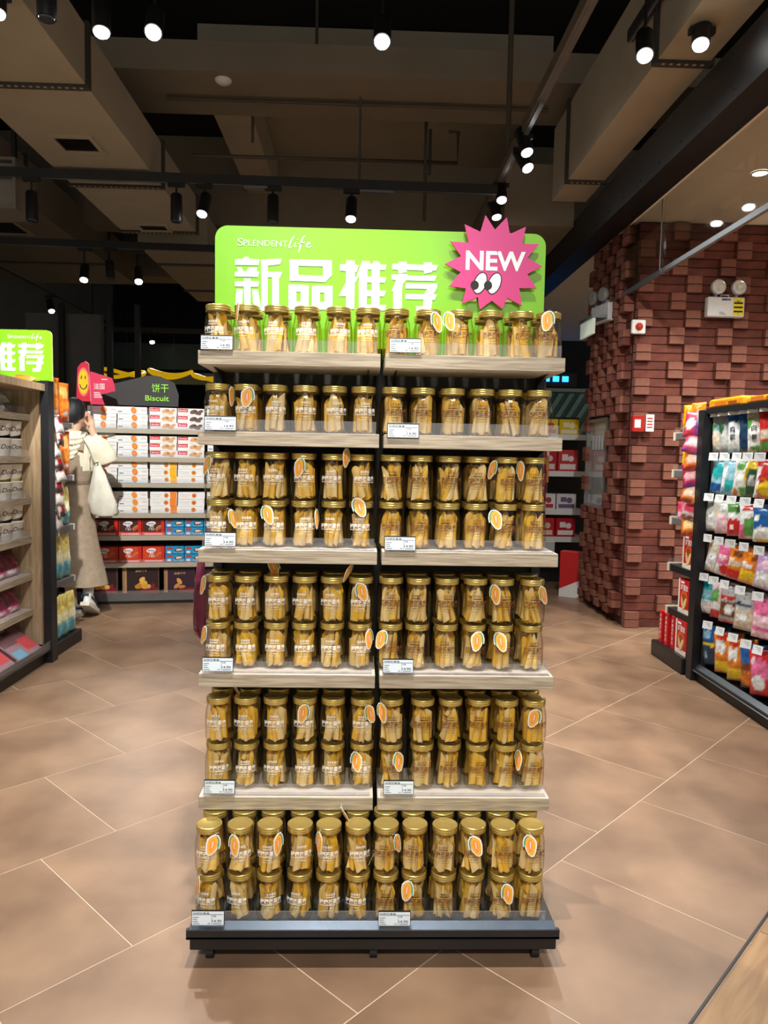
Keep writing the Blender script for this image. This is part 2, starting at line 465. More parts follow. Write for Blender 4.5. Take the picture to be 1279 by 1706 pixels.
# long track
spot('upper spotlight of the front pair on the long track', (1.01,4.82,3.2), (1.5,4.0,.9), 3.32, power=1.0)
spot('lower spotlight of the front pair on the long track', (1.06,5.02,3.18), (1.95,3.9,.9), 3.32, power=1.6)
spot('third spotlight along the long track', (1.01,5.67,3.19), (1.1,4.4,.2), 3.32, power=.9)
spot('farthest spotlight on the long track above the pink star', (1.05,6.1,3.2), (1.4,5.2,.4), 3.32, power=.9)
# crossing track
spot('lit spotlight left of centre on the crossing track', (-1.2,5.58,3.0), (-1.5,4.3,.1), 3.22, power=.8)
spot('lit spotlight in the middle of the crossing track', (-.115,5.6,3.0), (-.2,4.6,.1), 3.22, power=.8)
spot('unlit tube spotlight left on the crossing track', (-1.39,5.6,2.95), (-1.39,5.6,0), 3.22, lit=False, L_=.19)
spot('unlit tube spotlight above the green sign corner', (-.69,5.62,2.97), (-.71,5.56,0), 3.22, lit=False, L_=.19)
spot('unlit spotlight at the left end of the crossing track', (-2.42,5.57,2.92), (-2.40,5.52,0), 3.22, lit=False, L_=.2)
spot('added out-of-view spotlight aimed at the biscuit shelf', (-1.3,2.9,3.25), (-1.75,6.15,.8), 3.55, power=6.5, cone=44)  # added out of view to brighten the biscuit cartons, off the crossing track
# second track
spot('left lit spotlight on the second track', (-2.73,7.4,2.91), (-2.5,6.2,.4), 3.22, power=1.1)
spot('other lit spotlight on the second track', (-2.21,7.42,2.91), (-1.9,6.3,.9), 3.22, power=1.2)
spot('unlit spotlight between two lit ones on the second track', (-2.48,7.42,2.93), (-2.35,7.4,0), 3.22, lit=False)
spot('spotlight turned sideways on the slanting track', (-3.95,9.6,3.0), (-3.0,8.5,.5), 3.2, power=.6)
spot('small far spotlight above the biscuit sign', (-3.2,11.4,2.9), (-2.6,10,.3), 3.05, power=.6)
spot('distant spotlight right of the biscuit sign', (-2.15,11.45,2.85), (-2.0,10,.3), 3.05, power=.5)
# above the front of the rack, out of view
spot('overhead spotlight above the left half of the jar rack', (-.2,1.38,3.25), (-1.0,2.0,0), 3.5, power=3.2, cone=78)
spot('overhead spotlight above the right half of the jar rack', (.32,1.38,3.25), (.95,2.1,0), 3.5, power=1.3, cone=78)
# behind the camera, over the front aisle
spot('spotlight behind the camera aimed at the upper jars', (-.75,-1.6,3.25), (-.15,1.95,.95), 3.5, power=1.5, cone=34)
spot('second spotlight behind the camera aimed at the jars', (.85,-1.6,3.25), (.2,1.95,.9), 3.5, power=1.5, cone=34)
spot('spotlight behind the camera aimed at the low jars', (.05,-1.6,3.25), (.05,1.8,.4), 3.5, power=1.9, cone=32)
spot('out-of-view spotlight aimed at the left shelves', (-.55,2.5,3.27), (-2.05,4.15,.5), 3.5, power=2.0, cone=44)  # added above the aisle, out of view, to brighten the left shelves
spot('out-of-view spotlight aimed at the snack bags', (.75,2.5,3.27), (2.05,3.75,.85), 3.5, power=1.5, cone=62)  # added above the aisle, unseen, to brighten the hanging bags
spot('added out-of-view spotlight aimed at the brick column', (1.15,2.9,3.25), (2.45,5.5,1.1), 3.5, power=1.7, cone=60)  # extra lamp added out of view to light the bricks
# recessed downlight in the cream ceiling; the others are added, unseen, for bounce light
for q,(dx,dy) in enumerate(((2.35,4.5),(2.5,3.3),(3.3,4.4),(3.3,3.2))):
    t = thing('downlight', ['small recessed downlight in the cream ceiling by the column','added unseen downlight over the snack bags','added unseen downlight beyond the snack gondola','farthest added unseen downlight of the cream ceiling'][q], 'downlight', (dx,dy,2.994), 0, 'recessed downlights')
    MB().lathe([(.05,.0),(.052,-.006),(.042,-.008)], 24).build('trim_ring', [WHITE], t)
    MB().lathe([(0.0001,-.004),(.042,-.004)], 24).build('lens', [LENS], t)
    ld = bpy.data.lights.new('downlight_lamp', 'SPOT'); ld.energy = 150; ld.color = LAMP_COL; ld.spot_size = RAD(120); ld.spot_blend = .8; ld.shadow_soft_size = .04
    lo = bpy.data.objects.new('downlight_lamp', ld); COL.objects.link(lo); lo.location = (dx,dy,2.97)

# glass smoke barrier under the edge beam
GLASSB = thin_glass('smoke barrier glass', (.80,.79,.77), .6, .05, .03, 3)
for i,(a,c) in enumerate(((2.2,3.55),(3.56,4.9),(4.91,6.3))):
    t = thing('glass_barrier', ['nearest','middle','farthest'][i]+' glass smoke barrier panel under the black beam', 'glass panel', (1.95,(a+c)/2,2.5), 0, 'glass smoke barrier panels')
    h = (c-a)/2
    MB().box(-.004,.004,-h,h,.02,.485).build('pane', [GLASSB], t)
    MB().box(-.012,.012,-h,h,-.01,.02).build('bottom_rail', [GREYSTEEL], t)
    MB().tube([(0,-h+.05,.02),(0,-h+.05,.485)], .004, 6).build('hanger', [GREYSTEEL], t)
# ================================================================== BRICK COLUMN
BR = [two_tone('red brick %d' % i, c0, c1, 14, .3, .7, .75, bump=.15) for i,(c0,c1) in enumerate((((92,44,34),(118,60,46)),((78,36,28),(104,50,38)),((112,66,54),(134,84,68))))]
MORT = M('brick joint', (66,34,27), .9)
CX0, CY0, CY1, CZ = 1.99, 5.46, 6.5, 2.99
CXR = 3.5
core = MB().box(CX0+.045,CXR,CY0+.045,CY1,0,CZ)
wf = tag(MB().box(CX0+.01,CXR,CY0+.01,CY0+.4,0,CZ).build('wall_column_front', [MORT]), 'front face of the rough red brick column', 'wall', kind='structure')
wsd = tag(MB().box(CX0+.01,CXR,CY0+.4,CY1,0,CZ).build('wall_column_side', [MORT]), 'side face of the red brick column with protruding headers', 'wall', kind='structure')
CO = .0622                       # one course
def brick_me(l, d, mi):
    return MB().cbox(0,l,-d,.03,.0025,CO-.0025,.002).mesh('brick', [BR[mi]])
ST, HD = .242, .114
bm_ = {('s',i): brick_me(ST-.005,0.0,i) for i in range(3)}
bm_.update({('h',i): brick_me(HD-.005,.036,i) for i in range(3)})
bm_.update({('p',i): brick_me(HD-.005,.004,i) for i in range(3)})
bm_.update({('d',i): brick_me(HD-.005,.062,i) for i in range(3)})
ncr = int(CZ/CO)
for c in range(ncr):
    pair = c//2
    # front: runs along +x, faces -y
    x = CX0-.0005
    k = 0 if pair % 2 else 1
    while x < 2.98:
        kind = 's' if k % 2 == 0 else 'h'
        l = ST if kind == 's' else HD
        if x > CX0-.01:
            ob('brick', bm_[kind, random.choice((0,0,1,1)) if kind == 's' else 2], wf, (x,CY0,c*CO))
        x += l; k += 1
    # side: runs along +y, faces -x ; only pieces outside the hose cabinet
    y = CY0-.03+(.114 if pair % 2 else 0); k = 0
    while y+.1 < CY1:
        if k % 2: kind = 'p'
        else: kind = 'd'
        z = c*CO
        cab = 5.86 < y+.06 < 6.4 and .86 < z < 1.6
        if not cab and z > .02 and y > CY0-.02:
            # local x of the mesh runs along +y after a quarter turn and its front faces -x
            o = ob('brick', bm_[kind, 1 if kind == 'p' else random.choice((0,2,2))], wsd, (CX0,y+HD-.005,z), -PI/2)
        y += HD; k += 1
# hose cabinet in the side face
STEEL = M('brushed steel', (176,180,182), .3, metal=.9, var=.05, stretch=(1,30,1))
t = thing('hose_cabinet', 'steel framed fire hose cabinet set into the brick column', 'hose cabinet', (CX0-.03,6.13,.86))
fr = MB()
for (y0,y1,z0,z1) in ((-.27,.27,0,.03),(-.27,.27,.71,.74),(-.27,-.24,.03,.71),(.24,.27,.03,.71)): fr.box(-.02,.05,y0,y1,z0,z1)
fr.build('frame', [STEEL], t)
MB().box(.03,.05,-.24,.24,.03,.71).build('back_plate', [M('cabinet grey', (150,152,156), .5, metal=.3)], t)
MB().box(-.006,-.002,-.24,.24,.03,.71).build('pane', [thin_glass('cabinet glass', (.9,.92,.93), .5, .08, .04, 3, haze=.18)], t)
lb = MB()
for k in range(4): lb.box(-.009,-.0065,-.16+k*.08,-.11+k*.08,.48,.6)
lb.build('notice_print', [M('notice grey', (170,172,174), .6)], t)
hb = MB()
for k in range(5): hb.tube([(.02+.004*k,-.12+.05*math.sin(a),.25+.09*math.cos(a)+k*.004) for a in [i*PI/6 for i in range(13)]], .012, 6)
hb.build('rolled_hose', [M('pale canvas hose', (205,200,196), .8)], t)
# emergency lamp with two heads on the front face
def emergency(label, loc, rz, yellow=True):
    t = thing('emergency_light', label, 'emergency light', loc, rz, 'twin head emergency lights')
    MB().cbox(-.135,.135,-.055,0,-.07,.07,.006).build('body', [M('pale grey plastic', (214,216,218), .45)], t)
    for sx in (-1,1):
        c = (sx*.075,-.05,.135)
        h = MB().lathe([(.0,.02),(.03,.02),(.052,-.005),(.055,-.035),(.05,-.04)], 24, 0, c, 'y').build('lamp_head', [M('grey head plastic', (150,152,156), .4)], t)
        MB().lathe([(.0001,-.036),(.03,-.04),(.05,-.037)], 24, 0, c, 'y').build('lens', [M('frosted reflector', (210,208,202), .15, metal=.5, var=.2, scale=60)], h)
        MB().box(c[0]-.008,c[0]+.008,-.05,-.02,.068,.095).build('neck', [M('grey head plastic')], h)
    if yellow:
        p = MB().box(.05,.125,-.0565,-.055,-.058,.062,0)
        for z in (-.03,.0,.03): p.box(.055,.12,-.0572,-.0565,z-.008,z+.004,1)
        p.text('NO', .088, .035, .018, -.0575, 1, .01); p.text('12', .088, -.052, .014, -.0575, 1, .01)
        p.build('warning_sticker', [M('yellow sticker', (228,208,40), .5), INK], t)
        q = MB().box(-.035,.0,-.0572,-.055,.045,.058,0).box(.002,.03,-.0572,-.055,.045,.058,1)
        q.build('status_badge', [M('badge blue', (70,66,120), .5), GREYINK], t)
        w = MB()
        for k in range(3): w.box(-.05,-.02+.01*k,-.0565,-.055,-.04-.008*k,-.037-.008*k)
        w.build('small_print', [GREYINK], t)
    MB().tube([(-.03,-.02,.07),(-.03,-.02,.09),(.03,-.02,.09),(.03,-.02,.07)], .004, 6).build('handle', [WHITE], t)
    return t
emergency('twin head emergency light with yellow sticker on the brick front', (2.61,CY0-.04,2.38), 0)
emergency('twin head emergency light seen edge-on at the column side', (CX0-.07,5.95,2.42), -PI/2+RAD(12), False)
t = thing('exit_sign', 'lit green-edged exit plate hanging under the side emergency light', 'exit sign', (1.78,5.95,2.3))
MB().box(-.012,.012,-.16,.16,-.06,.06).build('plate', [M('pale exit plate', (196,206,190), .3, emit=.3)], t)
MB().box(-.02,.10,-.17,.17,.06,.085).build('bracket', [GREYSTEEL], t)
t = thing('fire_alarm_sounder', 'small white box with red lens at the brick corner', 'alarm', (CX0+.0,CY0-.036,2.23))
MB().cbox(-.05,.05,-.03,.0,-.05,.05,.006).build('box', [WHITE], t)
MB().lathe([(.0001,-.03),(.02,-.026),(.027,-.01),(.027,0)], 16, 0, (0,-.03,0), 'y').build('lens', [M('red lens', (186,52,34), .3)], t)
t = thing('call_point', 'red fire call point with white notice beside the hose cabinet', 'call point', (CX0+.04,CY0-.036,1.53))
MB().cbox(-.06,.03,-.04,.0,-.06,.06,.004).build('red_box', [M('fire red', (176,34,28), .4)], t)
MB().box(-.045,.0,-.042,-.04,-.03,.03).build('white_face', [WHITE], t)
nb = MB().box(.05,.11,-.012,.0,-.055,.07,0)
for k in range(4): nb.box(.058,.10,-.0125,-.012,-.03+.022*k,-.02+.022*k,1)
nb.build('notice', [WHITE, M('notice red', (190,60,60), .6)], t)
XIN = [([(-361, 1800), (-339, 1802), (-335, 1807), (-325, 1808), (-321, 1802), (-293, 1801), (-297, 1786), (-361, 1785)], []), ([(-356, 1779), (-343, 1779), (-338, 1768), (-330, 1768), (-324, 1779), (-300, 1779), (-302, 1768), (-294, 1768), (-298, 1754), (-362, 1754), (-361, 1766), (-352, 1767)], []), ([(-361, 1740), (-336, 1741), (-336, 1749), (-318, 1749), (-318, 1742), (-293, 1742), (-298, 1727), (-318, 1727), (-318, 1664), (-335, 1664), (-336, 1727), (-361, 1727)], []), ([(-356, 1720), (-339, 1719), (-341, 1683), (-345, 1664), (-360, 1663), (-359, 1691)], []), ([(-313, 1720), (-298, 1720), (-291, 1682), (-290, 1665), (-303, 1665), (-311, 1684)], []), ([(-289, 1801), (-233, 1805), (-237, 1790), (-271, 1785), (-271, 1769), (-231, 1769), (-237, 1753), (-240, 1753), (-239, 1663), (-258, 1663), (-258, 1754), (-271, 1754), (-271, 1682), (-275, 1662), (-288, 1662)], [])]
PIN = [([(-211, 1804), (-94, 1804), (-94, 1763), (-111, 1745), (-210, 1746)], [[(-187, 1787), (-118, 1787), (-118, 1761), (-186, 1762)]]), ([(-213, 1736), (-157, 1735), (-157, 1668), (-213, 1667)], [[(-192, 1717), (-179, 1717), (-179, 1690), (-191, 1689)]]), ([(-148, 1734), (-91, 1735), (-91, 1670), (-148, 1668)], [[(-126, 1716), (-113, 1716), (-113, 1690), (-126, 1690)]])]
TUI = [([(-72, 1794), (-55, 1794), (-54, 1805), (-31, 1805), (-31, 1794), (-19, 1792), (-26, 1774), (-30, 1773), (-30, 1761), (-19, 1762), (-30, 1743), (-30, 1673), (-53, 1673), (-53, 1708), (-74, 1707), (-54, 1745), (-54, 1776), (-71, 1777)], []), ([(-10, 1804), (11, 1805), (10, 1798), (19, 1798), (22, 1805), (30, 1806), (38, 1803), (40, 1796), (58, 1796), (54, 1782), (39, 1782), (39, 1762), (58, 1761), (53, 1747), (39, 1747), (40, 1725), (58, 1725), (52, 1710), (40, 1710), (40, 1686), (60, 1686), (54, 1671), (-17, 1671), (-18, 1760), (-24, 1765)], [[(5, 1782), (17, 1782), (17, 1763), (5, 1762)], [(4, 1747), (18, 1747), (18, 1725), (4, 1725)], [(4, 1709), (17, 1709), (18, 1686), (4, 1686)]])]
JIAN = [([(74, 1799), (91, 1799), (92, 1805), (113, 1806), (114, 1799), (161, 1798), (162, 1805), (184, 1806), (185, 1799), (201, 1798), (196, 1784), (186, 1783), (184, 1779), (163, 1774), (162, 1783), (114, 1784), (114, 1777), (92, 1774), (91, 1783), (74, 1784)], []), ([(72, 1770), (91, 1770), (95, 1773), (117, 1772), (116, 1768), (198, 1770), (193, 1755), (113, 1755), (104, 1744), (102, 1725), (103, 1671), (79, 1670), (78, 1724), (73, 1724), (86, 1755), (73, 1756)], []), ([(113, 1747), (200, 1748), (200, 1737), (190, 1719), (200, 1718), (194, 1703), (187, 1704), (186, 1684), (180, 1669), (143, 1668), (143, 1685), (162, 1685), (163, 1704), (112, 1704), (113, 1718), (164, 1718), (173, 1733), (112, 1733)], [])]
STAR = [(328, 1933), (355, 1895), (387, 1929), (397, 1884), (441, 1905), (432, 1859), (479, 1859), (448, 1821), (490, 1799), (449, 1777), (476, 1739), (428, 1738), (436, 1690), (395, 1711), (382, 1680), (352, 1702), (319, 1677), (313, 1711), (269, 1692), (279, 1734), (232, 1739), (263, 1778), (219, 1799), (263, 1821), (233, 1860), (283, 1858), (271, 1907), (315, 1888)]
TAGS = [(1, 0, 1, -19, 101, 0.35), (1, 0, 7, 19, 88, 0.85), (1, 0, 8, -32, 91, 0.8), (1, 0, 11, -12, 97, 1), (2, 0, 1, 8, 88, 1), (2, 0, 0, 41, 90, 0.25), (3, 1, 0, -23, 88, 0.6), (3, 1, 3, -9, 85, 0.85), (3, 1, 4, 33, 113, 0.5), (3, 1, 10, -54, 89, 0.4), (3, 1, 11, -53, 87, 0.4), (3, 0, 0, 45, 74, 0.4), (3, 0, 2, -13, 86, 0.95), (3, 0, 3, 37, 77, 0.25), (3, 0, 5, -4, 109, 1.1), (3, 0, 10, -30, 83, 1), (4, 1, 0, -33, 100, 0.5), (4, 1, 2, -8, 140, 0.9), (4, 1, 4, 40, 137, 0.5), (4, 1, 5, 3, 87, 0.9), (4, 1, 10, -24, 85, 0.7), (4, 1, 11, 22, 85, 0.7), (4, 0, 0, -31, 92, 0.5), (4, 0, 5, 24, 86, 0.6), (4, 0, 6, -26, 85, 0.8), (4, 0, 9, 4, 83, 1), (4, 0, 10, -7, 82, 0.9), (5, 1, 1, -29, 129, 0.4), (5, 1, 3, -2, 87, 0.9), (5, 1, 5, 21, 88, 0.7), (5, 1, 6, -26, 92, 0.7), (5, 1, 11, -7, 80, 0.85), (5, 0, 5, -14, 80, 0.9), (5, 0, 6, 20, 81, 0.85), (5, 0, 11, -47, 86, 0.35), (6, 1, 0, 15, 85, 1), (6, 1, 1, -8, 83, 0.85), (6, 1, 2, 25, 87, 0.6), (6, 1, 4, -22, 90, 0.5), (6, 1, 6, 28, 89, 0.45), (6, 1, 9, 2, 82, 1), (6, 1, 11, -10, 84, 0.9), (6, 1, 5, -31, 129, 0.4), (6, 0, 0, -22, 99, 0.4), (6, 0, 5, 35, 140, 0.3), (6, 0, 7, -20, 89, 0.85), (6, 0, 10, 9, 81, 0.95)]
# ================================================================== MAIN DISPLAY RACK
GREEN = M('lime green print', (116,182,24), .35, var=.02)
PINK = M('magenta print', (196,48,124), .4, var=.02)
PALE = M('sign white print', (226,234,240), .45, var=.01)
FOAM = M('foam board edge', (214,230,150), .6)
def rounded(x0, x1, z0, z1, r, n=8, bottom=True):
    P = []
    for cx,cz,a0 in ((x1-r,z1-r,0),(x0+r,z1-r,90)):
        for k in range(n+1):
            a = RAD(a0+90*k/n); P.append((cx+r*math.cos(a), cz+r*math.sin(a)))
    return P+[(x0,z0),(x1,z0)]
def ribbon(b, pts, ws, y, m=0):
    """flat brush stroke in the xz plane"""
    v = []; n = len(pts)
    for i,(x,z) in enumerate(pts):
        a = pts[max(i-1,0)]; c = pts[min(i+1,n-1)]; dx, dz = c[0]-a[0], c[1]-a[1]; l = math.hypot(dx,dz) or 1
        w = ws[i] if isinstance(ws,(list,tuple)) else ws
        v += [(x-dz/l*w/2,y,z+dx/l*w/2),(x+dz/l*w/2,y,z-dx/l*w/2)]
    b.add(v, [(2*i,2*i+1,2*i+3,2*i+2) for i in range(n-1)], m)
def logo(b, x, z, w, y, m=0):
    """SPLENDENT in capitals and life in brush script; x,z left baseline, w overall width"""
    k = w/205.0
    b.text('S', x, z-1*k, 30*k, y, m, -.012, 'l', 15*k)
    b.text('PLENDENT', x+17*k, z, 23*k, y, m, -.014, 'l', 120*k)
    def S(p, ws): ribbon(b, [(x+a*k, z+c*k) for a,c in p], [q*k for q in ws], y, m)
    S([(156,30),(148,18),(142,4),(141,-3),(146,-2),(150,2)], [1.5,3.5,3.5,3,2,1])
    S([(160,12),(156,4),(157,0),(163,3)], [1.5,2.6,2,1]); S([(164,20),(166,22)], [2,2.4])
    S([(187,32),(180,26),(174,12),(171,-4),(168,-15)], [1.5,3,4,3.5,1.2])
    S([(163,8),(174,10),(186,13)], [1.2,3,1.2])
    S([(189,6),(196,8),(200,11),(196,14),(190,8),(190,1),(196,0),(206,4)], [1.2,2,2.4,2,3,2.6,2,.8])
def signboard(name, label, loc, x0, x1, z0, z1, r=.035):
    t = thing(name, label, 'sign', loc)
    MB().prism(rounded(x0,x1,z0,z1,r), 0, .012, 0, side=1).build('board', [GREEN, FOAM], t)
    return t
SX, SY, SZ = .043, 2.10, 1.531
sg = signboard('promotion_sign', 'lime green new product sign with a magenta star above the jars', (SX,SY,SZ), -.459, .459, 0, .360)
b = MB()
for ch in (XIN,PIN,TUI,JIAN):
    for o_,hs in ch:
        b.prism([(x/1000-SX, z/1000-SZ) for x,z in o_], -.0015, 0, 0, [[(x/1000-SX, z/1000-SZ) for x,z in h] for h in hs])
b.build('lettering', [PALE], sg)
b = MB(); logo(b, -.354-SX, 1.838-SZ, .205, -.0012); b.build('logo', [PALE], sg)
for x in (-.25,.25): MB().box(x-.012,x+.012,.012,.03,.0,.28).build('support_strut', [BLACKSTEEL], sg)
st = MB().prism([(x/1000-SX, z/1000-SZ) for x,z in STAR], -.016, -.010).build('star_burst', [PINK], sg)
b = MB(); b.text('NEW', .3595-SX, 1.786-SZ, .071, -.0168, 0, .03, 'c', .166); b.build('star_lettering', [PALE], st)
b = MB()
def disc(b, x, z, rx, rz, y, m, rot=0, n=24):
    P = []
    for i in range(n):
        a = 2*PI*i/n; u, w = rx*math.cos(a), rz*math.sin(a)
        P.append((x+u*math.cos(rot)-w*math.sin(rot), y, z+u*math.sin(rot)+w*math.cos(rot)))
    b.add(P, [tuple(range(n))], m)
for ex in (.318,.358):
    disc(b, ex-SX, 1.749-SZ, .0185, .0315, -.0166, 0, RAD(-20)); disc(b, ex-SX, 1.749-SZ, .0155, .0285, -.0170, 1, RAD(-20))
for ex in (.303,.340): disc(b, ex-SX, 1.743-SZ, .0115, .0125, -.0174, 0)
b.build('cartoon_eyes', [INK, PALE], st)
for x in (.30,.40): MB().box(x-SX-.01,x-SX+.01,-.010,0,.17,.2).build('spacer', [FOAM], st)

# rack
XL, XR, XM0, XM1 = -.413, .507, .041, .053
YF = 1.8715
SHZ = {1:1.5205, 2:1.3205, 3:1.0225, 4:.6995, 5:.372}
TH = .034
SHTOP = M('pale shelf laminate', (206,198,186), .5, var=.03)
rk = thing('display_rack', 'tall end display rack with pale wood shelves full of mango roll jars', 'display rack', (.047,1.95,0))
RX, RY = .047, 1.95
def R_(b, name, mats, parent=None): return b.xform(Matrix.Translation((-RX,-RY,0))).build(name, mats, parent or rk)
R_(MB().box(XL+.02,XR-.02,2.083,2.205,.086,1.53), 'back_panel', [DARKGREY])
for x in (XL+.012,.047,XR-.012): R_(MB().box(x-.012,x+.012,2.062,2.083,.086,1.56), 'upright', [BLACKSTEEL])
for s,z in SHZ.items():
    for h,(a,c) in enumerate(((XL,XM0),(XM1,XR))):
        sh = R_(MB().cbox(a,c,YF+.004,2.06,z-TH,z,.001), 'shelf', [SHTOP])
        b = MB().cbox(a,c,YF,YF+.004,z-TH,z,.0008); o = R_(b, 'edge_band', [WOODFRONT]); o.parent = sh
        b = MB().box(a+.008,c-.008,YF+.009,YF+.0105,z,z+.031).box(a+.008,c-.008,YF+.009,YF+.03,z,z+.0012)
        b.box(a+.0075,c-.0075,YF+.0085,YF+.011,z+.0305,z+.0312)
        o = R_(b, 'front_fence', [ACRYL]); o.parent = sh
        for x in (a+.03,c-.03):
            o = R_(MB().add([(x-.002,1.92,z-TH),(x-.002,2.06,z-TH),(x-.002,2.06,z-TH-.025),(x+.002,1.92,z-TH),(x+.002,2.06,z-TH),(x+.002,2.06,z-TH-.025)], [(0,1,2),(3,5,4),(0,3,4,1),(1,4,5,2),(2,5,3,0)]), 'shelf_bracket', [BLACKSTEEL])
            o.parent = sh
YB = 1.73
DECK = M('grey steel deck', (74,82,92), .4, metal=.4, var=.08)
bs = R_(MB().cbox(XL+.006,XR-.004,YB+.014,2.21,.042,.078,.002), 'plinth', [BLACK])
dk = R_(MB().cbox(XL,XR,YB,2.21,.078,.086,.001).cbox(XL,XR,YB,YB+.012,.078,.104,.002), 'base_deck', [BLACKSTEEL])
o = R_(MB().box(XL+.02,XR-.02,YB+.013,2.06,.086,.0878), 'deck_plate', [DECK]); o.parent = dk
o = R_(MB().add([(XL+.01,YB+.001,.104),(XR-.01,YB+.001,.104),(XR-.01,YB+.022,.1135),(XL+.01,YB+.022,.1135)], [(0,1,2,3),(3,2,1,0)]), 'price_channel', [M('satin channel', (150,166,186), .25, metal=.7)]); o.parent = dk
for h,(a,c) in enumerate(((XL+.03,.056),(.066,XR-.03))):
    b = MB().box(a,c,YB+.026,YB+.0275,.0878,.135).box(a-.0003,c+.0003,YB+.0255,YB+.028,.1345,.1355)
    o = R_(b, 'front_fence', [ACRYL]); o.parent = dk
for x in (XL+.05,.047,XR-.05):
    for y in (YB+.05,2.15):
        R_(MB().lathe([(.018,-.009),(.018,.009)], 12, 0, (x,y,.018), 'x', cap0=True, cap1=True).box(x-.012,x+.012,y-.012,y+.012,.03,.043), 'caster', [BLACK])

# price cards
PRICE = [(-.366,YF-.004,1.5215),(.102,YF-.004,1.5245),(-.357,YF-.004,1.3225),(.101,YF-.004,1.3125),(-.357,YF-.004,1.0305),(.099,YF-.004,1.0265),
         (-.363,YF-.004,.7075),(.1,YF-.004,.7075),(-.358,YF-.004,.3825),(.108,YF-.004,.3835),(-.359,YB-.003,.1175),(.096,YB-.003,.1155)]
def price_mesh():
    w, h = .080, .037
    b = MB().box(-w/2,w/2,0,.003,0,h,0)
    b.box(-w/2+.0015,w/2-.0015,-.0004,0,.0015,h-.003,1)
    y = -.0008
    b.box(-w/2+.003,w/2-.003,y,-.0004,h-.0105,h-.0098,2)
    b.text('柠檬芒果卷', -w/2+.004, h-.0088, .0045, y, 2, .01, 'l', .04)
    b.box(.009,.0096,y,-.0004,.003,h-.0105,2)
    for k,l in enumerate((.016,.012,.010,.014)): b.box(-w/2+.004,-w/2+.004+l,y,-.0004,.0045+k*.005,.0058+k*.005,3)
    b.text('价格', .011, h-.0155, .004, y, 2, .01, 'l', .009)
    b.text('14.90', .0105, .0085, .0085, y, 3, .02, 'l', .023)
    b.box(.012,.034,y,-.0004,.0045,.0058,3); b.box(.0,.006,y,-.0004,.005,.0065,3)
    return b.mesh('price_card', [BLACKSTEEL, M('price card face', (216,228,238), .4, var=.01), INK, M('price ink', (96,100,104), .6)])
pm = price_mesh()
SHN = ['top','second','third','fourth','fifth','black base']
for i,p in enumerate(PRICE):
    o = ob('price_card', pm, None, p); o.rotation_euler = (RAD(-6),0,0)
    tag(o, 'white 14.90 price card below %s-lettered jars on the %s shelf' % (('white','brown')[i % 2], SHN[i//2]), 'price card', 'price cards of the jar rack')

# ---------------------------------------------------------------- jars
GOLD = M('gold lacquered lid', (222,198,116), .27, metal=.82, var=.06, scale=30)
JARG = thin_glass('jar glass', (.975,.97,.94), .55, .03, .05, 3.2, edge=(.80,.70,.46))  # amber edge tint stands in for light refracted from the contents
def mango(name, tan, yel, k):
    m = bpy.data.materials.new(name); m.use_nodes = True
    nt = m.node_tree; N = nt.nodes; L = nt.links
    bs_ = N['Principled BSDF']; bs_.inputs['Roughness'].default_value = .5
    tc = N.new('ShaderNodeTexCoord'); nz = N.new('ShaderNodeTexNoise'); nz.inputs['Scale'].default_value = 46; nz.inputs['Detail'].default_value = 5
    L.new(tc.outputs['Object'], nz.inputs['Vector'])
    oi = N.new('ShaderNodeObjectInfo')
    ad = N.new('ShaderNodeMath'); ad.operation = 'MULTIPLY_ADD'; ad.inputs[1].default_value = .55; ad.inputs[2].default_value = k-.27
    L.new(oi.outputs['Random'], ad.inputs[0])
    su = N.new('ShaderNodeMath'); su.operation = 'ADD'; L.new(nz.outputs['Fac'], su.inputs[0]); L.new(ad.outputs[0], su.inputs[1])
    rp = N.new('ShaderNodeValToRGB'); e = rp.color_ramp.elements
    e[0].position = .35; e[1].position = .75; e[0].color = lin(tan)+(1,); e[1].color = lin(yel)+(1,)
    L.new(su.outputs[0], rp.inputs['Fac']); L.new(rp.outputs['Color'], bs_.inputs['Base Color'])
    bp = N.new('ShaderNodeBump'); bp.inputs['Strength'].default_value = .25; bp.inputs['Distance'].default_value = .002
    L.new(nz.outputs['Fac'], bp.inputs['Height']); L.new(bp.outputs['Normal'], bs_.inputs['Normal'])
    return m
ROLL_OUT = mango('dried mango skin', (228,202,144), (226,178,54), .02)
ROLL_IN = mango('dried mango flesh', (228,168,24), (242,196,44), .1)
def roll_mesh(seed):
    rnd = random.Random(seed)
    b = MB(); n = 15; r0 = .0122+rnd.uniform(-.0012,.0008); Lr = 1.0; ph = rnd.uniform(0,6.28); sl = rnd.uniform(.2,.55)
    def ring(rs, i): 
        a = i/(n-1)*2*PI*1.55; return a, rs*(1-.36*i/(n-1))
    for inner in (0,1):
        v = []; f = []
        for z in (0,.35,.75,1.0):
            for i in range(n):
                a, r = ring(r0-(.0009 if inner else 0), i)
                taper = 1-.18*z if seed % 2 else .82+.18*z
                top = (.104-.104*sl*(.5+.5*math.cos(a+ph)))
                bot = .004*(1+math.cos(a*1.3+ph))
                zz = bot+(top-bot)*z
                v.append((r*taper*math.cos(a)*1.18, r*taper*math.sin(a)*.78, zz))
        for q in range(3):
            for i in range(n-1): f.append((q*n+i, q*n+i+1, (q+1)*n+i+1, (q+1)*n+i))
        if inner: f = [t[::-1] for t in f]
        b.add(v, f, inner, True)
        if not inner: o_v = v
        else:
            e = []; m_ = 4*n
            b.add(o_v+v, [(3*n+i, 3*n+i+1, m_+3*n+i+1, m_+3*n+i) for i in range(n-1)]+[(i+1, i, m_+i, m_+i+1) for i in range(n-1)], 1)
    return b
ROLLB = [roll_mesh(s) for s in range(5)]
ROLLM = [b.mesh('mango_roll', [ROLL_OUT, ROLL_IN]) for b in ROLLB]
